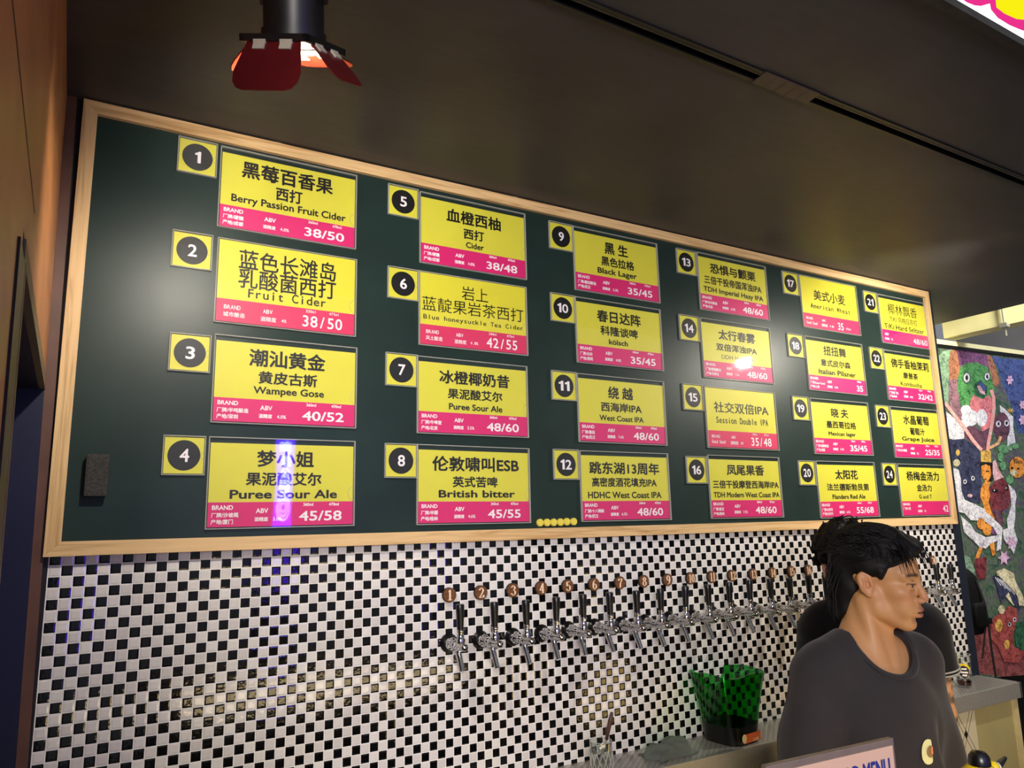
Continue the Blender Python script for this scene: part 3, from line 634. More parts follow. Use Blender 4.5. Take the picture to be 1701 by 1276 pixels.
def names(lines): return ' '.join(l[0] for l in lines if l[0].isascii()) or lines[0][0]
for n, (cx, cz, nx, nz, lines) in CARDS.items():
    mono = n in MONO; en = lines[-1][0]
    price = BAND[n][3]
    lab = f'menu card reading {en}, priced {price}, beside number {n}'
    if n == 6: lab = 'menu card reading Blue honeysuckle Tea Cider, priced 42/55, beside number 6'
    r = thing('menu_card', lab, 'menu card', (cx, YB, cz), 0, 'drink cards on the menu board')
    r.rotation_euler = (0, rng.normal(0, 0.003), 0)
    so = bpy.data.objects.new('acrylic_sleeve', SLR if n > 20 else SL); C.objects.link(so); so.parent = r
    gap = 0.003 if mono or n in (21,) and False else 0.0155
    zb = -0.168; p = MB()
    px0, px1, pz0 = 0.005, (0.376 if n > 20 else CW) - 0.0045, -CH + 0.005
    p.flat([(px0, zb), (px1, zb), (px1, -gap), (px0, -gap)], -0.0030, 0); p.flat([(px0, pz0), (px1, pz0), (px1, zb), (px0, zb)], -0.0030, 1)
    p.build('printed_card', [M['yellow2'], M['rose']] if mono else [M['yellow'], M['pink']], r)
    t = MB()
    for s_, st, x, z, w, h in lines: put_text(t, s_, st, x, z, w, h, -0.0034)
    t.build('title_lettering', M['ink'], r)
    t = MB(); b1, b2, ab, pr = BAND[n]
    st = 'mono' if mono else 'b'
    y_ = -0.0034
    tb, ta = MB(), MB(); T3 = [t]
    def left(s_, x, z, h, sty, maxw=None):
        t = tb if x < 0.1 and s_ not in ('ABV', '酒精度') and not (n == 21) else (ta if x < 0.235 else T3[0])
        w = nat_width(s_, sty, h)
        if maxw: w = min(w, maxw)
        put_text(t, s_, sty, x + w / 2, z, w, h, y_)
    if mono:
        left('BRAND', 0.024, -0.190, 0.0115, 'mono', 0.046); left(b1, 0.023, -0.210, 0.0135, 'm' if b1[0] != 'G' else 'mono', 0.07)
        left('ABV', 0.126, -0.191, 0.0115, 'mono', 0.028); left('酒精度', 0.120, -0.2125, 0.0135, 'm', 0.052); left(ab, 0.176, -0.2125, 0.0095, 'mono', 0.03 if len(ab) > 2 else 0.016)
        if n == 17: put_text(t, '35', 'mono', 0.252, -0.206, 0.037, 0.034, y_); left('475ml', 0.288, -0.212, 0.0095, 'mono', 0.04)
        else:
            put_text(t, pr, 'mono', 0.291, -0.2045, 0.114, 0.033, y_); left('330ml', 0.243, -0.1755, 0.0082, 'mono', 0.030); left('475ml', 0.309, -0.1755, 0.0082, 'mono', 0.029)
    else:
        if b1: left('BRAND', 0.015, -0.1815, 0.0115, 'b', 0.062); left(b1, 0.0135, -0.2005, 0.0125, 'b', 0.094 if len(b1) < 10 else 0.11)
        if b2: left(b2, 0.0135, -0.2175, 0.0125, 'b', 0.08)
        ax_ = 0.120 if b1 else 0.022
        left('ABV', ax_ + 0.003, -0.1905, 0.0125, 'b', 0.04); left('酒精度', ax_, -0.2125, 0.0115, 'b', 0.042); left(ab, ax_ + 0.0475, -0.2125, 0.0095, 'b', 0.036)
        if n == 24: put_text(t, '42', 'm', 0.34, -0.203, 0.044, 0.030, y_)
        elif n == 18: put_text(t, '35', 'b', 0.343, -0.207, 0.044, 0.027, y_); left('470ml', 0.328, -0.1765, 0.0085, 'b', 0.035)
        elif n == 21: put_text(t, pr, 'r', 0.305, -0.205, 0.115, 0.028, y_)
        else:
            put_text(t, pr, 'b', 0.294, -0.206, 0.117, 0.0265, y_); left('360ml', 0.246, -0.1755, 0.0085, 'b', 0.036); left('470ml', 0.316, -0.1755, 0.0085, 'b', 0.036)
    t.build('price_lettering', M['white_ink'], r)
    if tb.v: tb.build('brewery_lettering', M['white_ink'], r)
    if ta.v: ta.build('strength_lettering', M['white_ink'], r)
    r2 = thing('number_card', f'small yellow card with white {n} in black disc', 'number card', (nx, YB, nz), 0, 'number cards on the menu board')
    so = bpy.data.objects.new('number_sleeve', SN); C.objects.link(so); so.parent = r2
    p = MB(); p.flat([(-0.046, -0.046), (0.0465, -0.046), (0.0465, 0.046), (-0.046, 0.046)], -0.0030, 0); p.flat(ell(0, 0, 0.0385, 0.0385, 40), -0.0033, 1); p.build('number_print', [M['yellow'], M['ink']], r2)
    t = MB(); s_ = str(n); w = 0.0150 if n == 1 else (0.0225 if n < 10 else 0.044)
    put_text(t, s_, 'b', 0.001 if n < 10 else 0.0, 0.0, w, 0.0335, -0.0037); t.build('numeral', M['white_ink'], r2)

# chalk eraser and magnets
er = thing('board_eraser', 'worn charcoal felt eraser stuck low on the left of the board', 'eraser', (0.069, YB, 0.194))
MB().box(-0.0245, 0.0245, -0.026, -0.010, -0.050, 0.050).build('felt_pad', M['felt'], er, bevel=0.006); MB().box(-0.023, 0.023, -0.010, 0.0, -0.048, 0.048).build('magnet_back', M['rubber'], er, bevel=0.002)
ORD = ['leftmost', 'second from left', 'third from left', 'fourth from left', 'fifth from left', 'rightmost']
for i, x in enumerate((1.3155, 1.3418, 1.3675, 1.3935, 1.4185, 1.4455)):
    mg = MB().lathe([(0.0105, 0.0), (0.0122, 0.0008), (0.0122, 0.006), (0.0112, 0.0078), (0.0, 0.0082)], 24, M4=Matrix.Rotation(math.pi / 2, 4, 'X')).build('magnet', M['magnet'], None, True, loc=(x, YB, 0.0592 + (0.001 if i > 3 else 0)), auto=True)
    tag(mg, f'round yellow board magnet, {ORD[i]} of the row of six', 'magnet', 'yellow magnets on the board ledge')

# ------------------------------------------------------------------ beer taps and their numbered discs
RX = Matrix.Rotation(math.pi / 2, 4, 'X')
def make_tap():
    r = thing('beer_tap', 'tap', 'beer tap', (0, 0, -0.28), 0, 'row of chrome beer taps')
    MB().lathe([(0.0, 0.0), (0.027, 0.0), (0.027, 0.004), (0.021, 0.011), (0.0, 0.011)], 24, M4=RX).build('wall_flange', M['flange'], r, True, auto=True)
    b = MB(); b.lathe([(0.0, 0.010), (0.017, 0.010), (0.0185, 0.018), (0.0175, 0.032), (0.0135, 0.038), (0.0125, 0.052), (0.0145, 0.058), (0.0155, 0.075), (0.0140, 0.090), (0.0115, 0.098), (0.0105, 0.112), (0.006, 0.117), (0.0, 0.118)], 20, M4=RX)
    b.build('faucet_body', M['chrome'], r, True, auto=True)
    MB().lathe([(0.0, 0.010), (0.0125, 0.010), (0.0135, 0.018), (0.0105, 0.024), (0.0085, 0.036), (0.010, 0.040), (0.0095, 0.046), (0.0, 0.046)], 18, M4=Matrix.Translation((0, -0.084, 0)) ).build('collar', M['chrome'], r, True, auto=True)
    hl = MB().lathe([(0.0, 0.044), (0.0085, 0.044), (0.0095, 0.052), (0.0118, 0.098), (0.0124, 0.110), (0.0112, 0.1145), (0.0, 0.1155)], 18, M4=Matrix.Translation((0, -0.083, 0))).build('handle', M['black_plastic'], r, True, auto=True)
    MB().tube([(0, -0.066, -0.008), (0, -0.070, -0.022), (0, -0.082, -0.045), (0, -0.092, -0.066)], [0.0085, 0.0088, 0.0082, 0.0075], 16).build('spout', M['chrome'], r, True, auto=True)
    return r
DX = [0.998, 1.102, 1.213, 1.317, 1.417, 1.521, 1.628, 1.731, 1.838, 1.947, 2.050, 2.152, 2.262, 2.368, 2.474, 2.574]
tap0 = make_tap()
taps = [(x, k + 1) for k, x in enumerate(DX)] + [(2.680, 17), (3.315, 23), (3.420, 24)]
for i, (x, k) in enumerate(taps):
    o = tap0 if i == 0 else copy_tree(tap0)
    o.location = (x, 0, -0.278 + rng.normal(0, 0.002)); o.rotation_euler = (0, rng.normal(0, 0.025), 0.05 + rng.normal(0, 0.03))
    o['label'] = {17: 'chrome beer tap half hidden behind the dark curly hair', 23: 'chrome beer tap, left one of the two right of the bartender\'s face',
                  24: 'last chrome beer tap at the right end of the tiled wall'}.get(k, f'chrome beer tap with black handle below the wooden disc {k}')
for x, k in [(x, i + 1) for i, x in enumerate(DX)] + [(3.425, 24)]:
    z = -0.143 - 0.008 * min(1.0, max(0.0, (x - 1.4) / 0.9))
    r = thing('number_disc', f'round walnut disc numbered {k} on the tiled wall', 'number disc', (x, 0, z), 0, 'numbered wooden discs above the taps')
    MB().lathe([(0.0, 0.0), (0.0205, 0.0), (0.0205, 0.0115), (0.0195, 0.0125), (0.0, 0.0125)], 32, M4=RX).build('disc', M['walnut'], r, True, auto=True)
    MB().lathe([(0.0203, 0.001), (0.0212, 0.001), (0.0212, 0.0112), (0.0203, 0.0112)], 32, M4=RX, close=True).build('bark_rim', M['bark'], r, True)
    t = MB(); s_ = str(k); serif_digits(t, s_, 0.0, 0.0, 0.0165 if k < 10 else 0.0265, 0.0285, -0.0128)
    t.build('numeral', M['cream'], r)

# ------------------------------------------------------------------ back counter with drip tray
TZ = -0.675
bc = thing('back_counter', 'steel topped back counter with perforated drip tray under the taps', 'counter', (1.83, -0.0, FL))
hz = TZ - FL
MB().box(-1.75, 1.83, -0.176, -0.001, hz - 0.012, hz).build('drip_tray', M['perf'], bc)
e_ = MB(); e_.box(-1.76, 1.836, -0.190, -0.176, hz - 0.062, hz + 0.001); e_.box(1.824, 1.838, -0.190, -0.001, hz - 0.062, hz + 0.001)
e_.build('steel_edge', M['steel'], bc, bevel=0.002)
MB().box(-1.75, 1.49, -0.170, -0.001, 0.0, hz - 0.012).build('tiled_front', M['hexline'], bc)
MB().box(1.49, 1.80, -0.160, -0.001, 0.0, hz - 0.012).build('side_panel', M['cabinet'], bc)
MB().box(1.795, 1.826, -0.172, -0.001, 0.0, hz - 0.012).build('end_post', M['cabinet_edge'], bc)

# green ice bucket
def rsq(hw, r, z, n=48, wav=0.0):
    out = []
    for k in range(n):
        a = 2 * math.pi * k / n; c, s = math.cos(a), math.sin(a); e = 4.5
        q = hw / ((abs(c) ** e + abs(s) ** e) ** (1 / e)); out.append((q * c, q * s, z + wav * math.cos(4 * a)))
    return out
def loft(rings, mi=0, close=False):
    m = MB(); n = len(rings[0]); m.v = [tuple(p) for r in rings for p in r]
    for i in range(len(rings) - 1):
        for k in range(n): m.f.append((i * n + k, i * n + (k + 1) % n, (i + 1) * n + (k + 1) % n, (i + 1) * n + k)); m.mi.append(mi)
    m.f.append(tuple(range(n - 1, -1, -1))); m.mi.append(mi)
    if close: m.f.append(tuple(range((len(rings) - 1) * n, len(rings) * n))); m.mi.append(mi)
    return m
bk = thing('ice_bucket', 'translucent green acrylic ice bucket with black base on the drip tray', 'bucket', (2.005, -0.092, TZ), 0.12)
loft([rsq(0.070, 0, 0.0), rsq(0.0765, 0, 0.058)], 0, True).build('base', M['black_plastic'], bk, True, auto=True)
H_ = [(0.0772, 0.058, 0), (0.082, 0.10, 0), (0.093, 0.16, 0), (0.101, 0.205, 0.002), (0.106, 0.222, 0.004)]
R_ = [rsq(a, 0, z, 48, w) for a, z, w in H_] + [rsq(a - 0.0035, 0, z, 48, w) for a, z, w in H_[::-1]]
loft(R_).build('tub', M['green_acrylic'], bk, True, auto=True)
lb = MB(); lb.flat([(-0.030, 0.006), (0.058, 0.006), (0.058, 0.034), (-0.030, 0.034)], -0.0765, 0); put_text(lb, 'CAFE', 'b', 0.03, 0.012, 0.03, 0.009, -0.0768, 1); lb.flat(ell(-0.03, 0.022, 0.012, 0.014, 16), -0.0769, 1)
lb.build('label', [M['orange_label'], M['cream_label']], bk)

# cut-glass tumbler with a knife standing in it
gl = thing('tumbler_glass', 'clear cut-glass tumbler standing on the drip tray', 'glass', (1.452, -0.105, TZ))
def tumbler(parent, r0, r1, h, n=36, facet=0.0):
    out = []
    for z, r in ((0, r0), (h * 0.08, r0 + 0.002), (h * 0.5, (r0 + r1) / 2), (h * 0.97, r1), (h, r1 - 0.0008)):
        out.append([((r + facet * (0.5 + 0.5 * math.cos(n / 2 * 2 * math.pi * k / n)) * (1 if z < h * 0.75 else 0)) * math.cos(2 * math.pi * k / n), (r + facet * (0.5 + 0.5 * math.cos(n / 2 * 2 * math.pi * k / n)) * (1 if z < h * 0.75 else 0)) * math.sin(2 * math.pi * k / n), z) for k in range(n)])
    for z, r in ((h, r1 - 0.0022), (h * 0.5, (r0 + r1) / 2 - 0.0028), (0.009, r0 - 0.003), (0.008, 0.001)):
        out.append([(r * math.cos(2 * math.pi * k / n), r * math.sin(2 * math.pi * k / n), z) for k in range(n)])
    return loft(out, 0, True).build('bowl', M['thin_glass'], parent, True)
tumbler(gl, 0.030, 0.0335, 0.085, 36, 0.0015)
cu = MB()
for k in range(12):
    for s in (-1, 1):
        a = 2 * math.pi * k / 12
        cu.tube([((0.0345) * math.cos(a + s * t * 0.52), 0.0345 * math.sin(a + s * t * 0.52), 0.008 + t * 0.048) for t in np.linspace(0, 1, 5)], 0.0011, 5)
cu.build('cut_pattern', M['glass_cut'], gl, True)
MB().tube([(0.0335 * math.cos(t), 0.0335 * math.sin(t), 0.085) for t in np.linspace(0, 2 * math.pi, 37)], 0.0010, 6).build('lip', M['glass_cut'], gl, True); MB().lathe([(0.0, 0.0), (0.030, 0.0), (0.031, 0.007), (0.0, 0.008)], 28).build('glass_base', M['glass_cut'], gl, True, auto=True)
kn = thing('bar_knife', 'brown handled knife leaning in the clear tumbler', 'knife', (1.452, -0.105, TZ + 0.012))
MB().tube([(0.020, -0.002, 0.0725), (0.026, -0.004, 0.098), (0.0338, -0.008, 0.128), (0.0395, -0.010, 0.150)], [0.005, 0.0065, 0.007, 0.0045], 10).build('handle', M['bronze'], kn, True)
MB().hexa([(-0.016, 0.003, 0.002), (-0.008, 0.003, 0.0), (-0.008, 0.0045, 0.0), (-0.016, 0.0045, 0.002), (0.017, -0.003, 0.074), (0.024, -0.003, 0.072), (0.024, -0.0015, 0.072), (0.017, -0.0015, 0.074)]).build('blade', M['steel'], kn)

# crumpled grey cloth
def crumple(name, mat, loc, sx, sy, hz_, seed, rz=0.0):
    r2 = np.random.default_rng(seed); n = 40; vs = []
    ph = r2.uniform(0, 6.28, 12); fr_ = r2.uniform(2, 7, 12); dr = r2.uniform(0, 3.14, 12)
    for i in range(n + 1):
        for j in range(n + 1):
            u, v = i / n * 2 - 1, j / n * 2 - 1; e = max(0.0, 1 - (abs(u) ** 3 + abs(v) ** 3))
            w = sum(math.sin(fr_[k] * (u * math.cos(dr[k]) + v * math.sin(dr[k])) + ph[k]) for k in range(12)) / 6
            uu = u * (1 + 0.10 * math.sin(5 * v + 1)); vv = v * (1 + 0.12 * math.sin(4 * u))
            rg = 1 - min(1.0, abs(1.6 * w)); vs.append((uu * sx, vv * sy, 0.003 + hz_ * (e ** 0.5) * (0.25 + 0.30 * (1 + math.sin(2.2 * u + ph[0])) * 0.5 + 0.45 * rg)))
    top = len(vs); fs = [(i * (n + 1) + j, (i + 1) * (n + 1) + j, (i + 1) * (n + 1) + j + 1, i * (n + 1) + j + 1) for i in range(n) for j in range(n)]
    vs += [(p[0], p[1], max(0.0005, p[2] - 0.006)) for p in vs]; fs += [tuple(top + q for q in f[::-1]) for f in fs]
    o = MB().add(vs, fs).build(name, mat, None, True, loc=loc); o.rotation_euler = (0, 0, rz); return o
tag(crumple('bar_towel', M['towel'], (1.725, -0.093, TZ), 0.088, 0.052, 0.058, 5, 0.10), 'crumpled grey bar towel lying on the drip tray', 'towel')

# beer glass on the right end of the counter
bg = thing('beer_glass', 'beer glass with round printed badge and a little dark beer', 'glass', (3.388, -0.105, TZ))
tumbler(bg, 0.028, 0.036, 0.135, 32)
MB().lathe([(0.0, 0.0095), (0.0255, 0.0095), (0.0275, 0.030), (0.0, 0.030)], 28).build('beer', M['beer'], bg, True, auto=True)
va = math.atan2(-2.06 + 0.105, 0.02 - 3.388) + 0.12
def onglass(pts, rad):
    return [((rad(p[1])) * math.cos(va + p[0] / 0.034), (rad(p[1])) * math.sin(va + p[0] / 0.034), p[1]) for p in pts]
rad = lambda z: 0.0284 + (0.036 - 0.028) * z / 0.135 + 0.0021
MB().tube([(0.036 * math.cos(t), 0.036 * math.sin(t), 0.135) for t in np.linspace(0, 2 * math.pi, 37)], 0.0010, 6).build('lip', M['glass_cut'], bg, True)
bdg = MB()
pts = ell(0, 0.067, 0.020, 0.025, 24); bdg.add([onglass([(0, 0.067)], rad)[0]] + onglass(pts, rad), [(0, k + 1, (k + 1) % 24 + 1) for k in range(24)], 0)
rad2 = lambda z: rad(z) + 0.0004
for z, w in ((0.080, 0.020), (0.066, 0.028), (0.054, 0.018)): bdg.add(onglass([(-w / 2, z - 0.004), (0, z - 0.004), (w / 2, z - 0.004), (w / 2, z + 0.003), (0, z + 0.003), (-w / 2, z + 0.003)], rad2), [(0, 1, 4, 5), (1, 2, 3, 4)], 1)
bdg.build('badge', [M['black_plastic'], M['white_ink']], bg)
ya = MB(); pts = ell(0, 0.067, 0.027, 0.034, 13, 0.35, math.pi - 0.35, True); pi_ = ell(0, 0.067, 0.021, 0.026, 13, 0.35, math.pi - 0.35, True)
ya.add(onglass(pts, rad2) + onglass(pi_, rad2), [(k, k + 1, k + 14, k + 13) for k in range(12)]); ya.build('yellow_arc', M['toy'], bg)

# ------------------------------------------------------------------ painting, backpack
PAINT = [
 ('blue', [(0.561, 1.025), (0.684, 1.02), (0.909, 1.027), (0.79, 0.542), (0.721, 0.54), (0.693, 0.719), (0.643, 0.841), (0.612, 0.946)]),
 ('rust', [(-0.001, -0.564), (0.199, -0.555), (0.222, -0.672), (0.282, -0.719), (0.475, -0.745), (0.444, -0.871), (0.249, -0.858), (0.083, -0.829), (-0.051, -0.803)]),
 ('sage', [(0.029, 0.973), (0.086, 1.015), (0.176, 1.036), (0.138, 0.954), (0.074, 0.688), (0.036, 0.704), (0.028, 0.822)]),
 ('purple', [(0.212, 1.035), (0.352, 1.039), (0.523, 1.029), (0.526, 0.94), (0.224, 0.918)]),
 ('mauve', [(0.115, 0.873), (0.202, 0.879), (0.178, 0.693), (0.197, 0.648), (0.173, 0.566), (0.101, 0.631), (0.082, 0.711)]),
 ('plum', [(0.156, 0.517), (0.254, 0.579), (0.348, 0.541), (0.451, 0.568), (0.407, 0.437), (0.322, 0.422), (0.257, 0.457)]),
 ('green', [(0.207, 0.889), (0.233, 0.928), (0.29, 0.956), (0.397, 0.971), (0.498, 0.952), (0.539, 0.892), (0.546, 0.807), (0.51, 0.733), (0.381, 0.694), (0.198, 0.687), (0.179, 0.785)]),
 ('brown', [(0.168, 1.033), (0.222, 1.033), (0.229, 0.961), (0.231, 0.919), (0.192, 0.851), (0.116, 0.846), (0.126, 0.948)]),
 ('brown', [(0.515, 1.028), (0.561, 1.025), (0.591, 0.954), (0.609, 0.878), (0.595, 0.833), (0.541, 0.835), (0.527, 0.911)]),
 ('deep_green', [(0.338, 0.818), (0.369, 0.843), (0.418, 0.861), (0.477, 0.822), (0.468, 0.783), (0.422, 0.743), (0.359, 0.763)]),
 ('pale_pink', [(0.372, 0.82), (0.435, 0.838), (0.446, 0.768), (0.393, 0.779)]),
 ('blue', [(0.388, 0.844), (0.423, 0.851), (0.474, 0.807), (0.432, 0.79)]),
 ('pink', [(0.331, 0.766), (0.378, 0.745), (0.422, 0.743), (0.473, 0.769), (0.526, 0.734), (0.511, 0.634), (0.443, 0.566), (0.363, 0.54), (0.329, 0.654), (0.276, 0.68), (0.285, 0.722)]),
 ('white', [(0.284, 0.666), (0.276, 0.652), (0.259, 0.64), (0.237, 0.633), (0.215, 0.632), (0.196, 0.637), (0.184, 0.648), (0.182, 0.661), (0.19, 0.676), (0.206, 0.688), (0.228, 0.695), (0.25, 0.696), (0.27, 0.691), (0.282, 0.68)]),
 ('white', [(0.348, 0.623), (0.334, 0.6), (0.307, 0.581), (0.271, 0.57), (0.234, 0.569), (0.202, 0.578), (0.183, 0.594), (0.18, 0.616), (0.192, 0.638), (0.219, 0.657), (0.255, 0.668), (0.292, 0.67), (0.324, 0.661), (0.344, 0.645)]),
 ('white', [(0.434, 0.626), (0.423, 0.603), (0.403, 0.583), (0.378, 0.572), (0.353, 0.571), (0.333, 0.581), (0.322, 0.599), (0.322, 0.622), (0.332, 0.645), (0.352, 0.665), (0.376, 0.676), (0.401, 0.677), (0.422, 0.668), (0.433, 0.65)]),
 ('white', [(0.257, 0.591), (0.25, 0.577), (0.235, 0.566), (0.217, 0.559), (0.197, 0.558), (0.181, 0.564), (0.172, 0.574), (0.17, 0.588), (0.177, 0.602), (0.192, 0.614), (0.21, 0.621), (0.23, 0.622), (0.246, 0.616), (0.256, 0.605)]),
 ('white', [(0.026, 0.654), (0.08, 0.63), (0.144, 0.596), (0.2, 0.557), (0.178, 0.522), (0.023, 0.517)]),
 ('white', [(0.027, 0.589), (0.129, 0.593), (0.192, 0.554), (0.178, 0.486), (0.119, 0.475), (0.025, 0.491)]),
 ('black', [(0.319, 0.868), (0.312, 0.853), (0.299, 0.84), (0.283, 0.832), (0.267, 0.831), (0.253, 0.837), (0.246, 0.849), (0.245, 0.863), (0.252, 0.879), (0.265, 0.892), (0.281, 0.9), (0.298, 0.901), (0.311, 0.895), (0.319, 0.883)]),
 ('white', [(0.313, 0.868), (0.307, 0.854), (0.296, 0.843), (0.283, 0.836), (0.269, 0.835), (0.258, 0.84), (0.251, 0.851), (0.251, 0.864), (0.257, 0.878), (0.268, 0.889), (0.282, 0.896), (0.295, 0.897), (0.307, 0.892), (0.313, 0.881)]),
 ('black', [(0.296, 0.867), (0.293, 0.86), (0.288, 0.854), (0.282, 0.85), (0.276, 0.85), (0.271, 0.853), (0.268, 0.858), (0.268, 0.865), (0.271, 0.872), (0.276, 0.878), (0.282, 0.881), (0.289, 0.882), (0.294, 0.879), (0.296, 0.874)]),
 ('black', [(0.52, 0.889), (0.514, 0.876), (0.503, 0.866), (0.489, 0.86), (0.474, 0.859), (0.463, 0.863), (0.456, 0.872), (0.455, 0.884), (0.461, 0.897), (0.472, 0.907), (0.487, 0.914), (0.501, 0.915), (0.513, 0.91), (0.52, 0.901)]),
 ('white', [(0.514, 0.888), (0.509, 0.878), (0.5, 0.869), (0.488, 0.863), (0.477, 0.863), (0.467, 0.867), (0.462, 0.875), (0.461, 0.885), (0.466, 0.896), (0.476, 0.904), (0.487, 0.91), (0.499, 0.911), (0.508, 0.907), (0.514, 0.899)]),
 ('black', [(0.499, 0.887), (0.497, 0.882), (0.493, 0.877), (0.487, 0.874), (0.482, 0.874), (0.478, 0.876), (0.476, 0.88), (0.476, 0.886), (0.478, 0.891), (0.483, 0.896), (0.488, 0.899), (0.493, 0.899), (0.497, 0.897), (0.499, 0.893)]),
 ('white', [(0.575, 0.713), (0.644, 0.678), (0.698, 0.642), (0.682, 0.575), (0.683, 0.48), (0.633, 0.432), (0.588, 0.44), (0.641, 0.63), (0.572, 0.67)]),
 ('plum', [(0.648, 0.578), (0.63, 0.537), (0.6, 0.505), (0.563, 0.486), (0.527, 0.485), (0.499, 0.502), (0.484, 0.533), (0.485, 0.572), (0.502, 0.612), (0.532, 0.646), (0.569, 0.665), (0.605, 0.667), (0.634, 0.65), (0.649, 0.618)]),
 ('white', [(0.561, 0.594), (0.557, 0.585), (0.548, 0.578), (0.537, 0.574), (0.526, 0.573), (0.516, 0.577), (0.511, 0.583), (0.51, 0.592), (0.515, 0.601), (0.523, 0.608), (0.534, 0.612), (0.546, 0.612), (0.555, 0.609), (0.561, 0.602)]),
 ('black', [(0.547, 0.593), (0.545, 0.588), (0.541, 0.584), (0.536, 0.582), (0.531, 0.582), (0.526, 0.584), (0.524, 0.588), (0.524, 0.592), (0.526, 0.597), (0.53, 0.601), (0.536, 0.604), (0.541, 0.604), (0.545, 0.602), (0.547, 0.598)]),
 ('white', [(0.646, 0.602), (0.641, 0.593), (0.632, 0.586), (0.621, 0.581), (0.609, 0.581), (0.6, 0.584), (0.595, 0.591), (0.594, 0.6), (0.599, 0.609), (0.607, 0.616), (0.619, 0.62), (0.63, 0.621), (0.64, 0.617), (0.645, 0.61)]),
 ('black', [(0.631, 0.601), (0.629, 0.596), (0.625, 0.592), (0.62, 0.59), (0.614, 0.589), (0.61, 0.592), (0.608, 0.595), (0.608, 0.6), (0.61, 0.605), (0.615, 0.609), (0.62, 0.612), (0.625, 0.612), (0.629, 0.61), (0.631, 0.606)]),
 ('navy', [(0.036, 0.478), (0.178, 0.491), (0.257, 0.457), (0.314, 0.417), (0.292, 0.282), (0.279, 0.193), (0.247, 0.109), (0.158, 0.123), (0.094, 0.149), (0.091, 0.236), (0.086, 0.315), (0.036, 0.376)]),
 ('gold', [(0.119, 0.406), (0.115, 0.398), (0.109, 0.392), (0.101, 0.388), (0.094, 0.388), (0.087, 0.391), (0.084, 0.398), (0.084, 0.406), (0.087, 0.414), (0.093, 0.42), (0.101, 0.424), (0.109, 0.424), (0.115, 0.421), (0.119, 0.414)]),
 ('cream', [(0.11, 0.346), (0.105, 0.337), (0.095, 0.33), (0.081, 0.325), (0.067, 0.325), (0.056, 0.329), (0.048, 0.336), (0.047, 0.345), (0.052, 0.355), (0.062, 0.362), (0.076, 0.367), (0.09, 0.367), (0.101, 0.363), (0.109, 0.356)]),
 ('white', [(0.149, 0.237), (0.146, 0.23), (0.141, 0.226), (0.133, 0.223), (0.126, 0.223), (0.12, 0.225), (0.116, 0.23), (0.116, 0.236), (0.119, 0.243), (0.124, 0.247), (0.132, 0.25), (0.139, 0.25), (0.145, 0.248), (0.149, 0.243)]),
 ('black', [(0.141, 0.237), (0.139, 0.233), (0.137, 0.231), (0.133, 0.229), (0.129, 0.229), (0.126, 0.231), (0.124, 0.233), (0.124, 0.236), (0.126, 0.24), (0.129, 0.242), (0.132, 0.244), (0.136, 0.244), (0.139, 0.242), (0.141, 0.24)]),
 ('white', [(0.228, 0.257), (0.225, 0.251), (0.219, 0.246), (0.212, 0.243), (0.204, 0.243), (0.198, 0.246), (0.194, 0.25), (0.194, 0.257), (0.197, 0.263), (0.203, 0.268), (0.21, 0.271), (0.218, 0.271), (0.224, 0.268), (0.228, 0.263)]),
 ('black', [(0.219, 0.257), (0.218, 0.253), (0.215, 0.251), (0.211, 0.249), (0.207, 0.249), (0.204, 0.251), (0.203, 0.253), (0.202, 0.257), (0.204, 0.26), (0.207, 0.263), (0.211, 0.264), (0.214, 0.264), (0.218, 0.263), (0.219, 0.26)]),
 ('pale_pink', [(0.185, 0.155), (0.182, 0.151), (0.174, 0.148), (0.164, 0.146), (0.154, 0.146), (0.145, 0.148), (0.139, 0.151), (0.137, 0.156), (0.141, 0.16), (0.148, 0.163), (0.158, 0.165), (0.168, 0.165), (0.178, 0.163), (0.184, 0.16)]),
 ('rope', [(0.028, 0.693), (0.09, 0.633), (0.178, 0.551), (0.248, 0.474), (0.317, 0.418), (0.344, 0.432), (0.276, 0.487), (0.206, 0.564), (0.117, 0.646), (0.055, 0.707)]),
 ('rope', [(0.49, 0.8), (0.505, 0.755), (0.492, 0.686), (0.457, 0.601), (0.423, 0.532), (0.391, 0.474), (0.371, 0.418), (0.403, 0.417), (0.423, 0.472), (0.454, 0.529), (0.489, 0.599), (0.526, 0.686), (0.539, 0.76), (0.524, 0.809)]),
 ('peach', [(0.416, 0.432), (0.514, 0.466), (0.554, 0.512), (0.527, 0.518), (0.495, 0.478), (0.405, 0.448)]),
 ('gold', [(0.321, 0.417), (0.367, 0.427), (0.418, 0.424), (0.408, 0.353), (0.308, 0.356)]),
 ('black', [(0.303, 0.351), (0.417, 0.351), (0.42, 0.283), (0.401, 0.246), (0.368, 0.233), (0.292, 0.318)]),
 ('orange', [(0.305, 0.331), (0.348, 0.341), (0.39, 0.332), (0.394, 0.283), (0.356, 0.242), (0.325, 0.234), (0.297, 0.273)]),
 ('black', [(0.342, 0.294), (0.374, 0.296), (0.375, 0.304), (0.343, 0.302)]),
 ('maroon', [(0.341, 0.252), (0.339, 0.25), (0.335, 0.248), (0.329, 0.248), (0.322, 0.248), (0.317, 0.248), (0.313, 0.25), (0.312, 0.251), (0.314, 0.253), (0.318, 0.255), (0.324, 0.255), (0.33, 0.255), (0.336, 0.255), (0.34, 0.253)]),
 ('pale_pink', [(0.423, 0.36), (0.451, 0.37), (0.474, 0.306), (0.51, 0.265), (0.415, 0.242), (0.405, 0.283)]),
 ('maroon', [(0.348, 0.192), (0.415, 0.242), (0.508, 0.258), (0.543, 0.215), (0.554, 0.147), (0.521, 0.088), (0.452, 0.067), (0.426, -0.031), (0.373, -0.007), (0.342, 0.081)]),
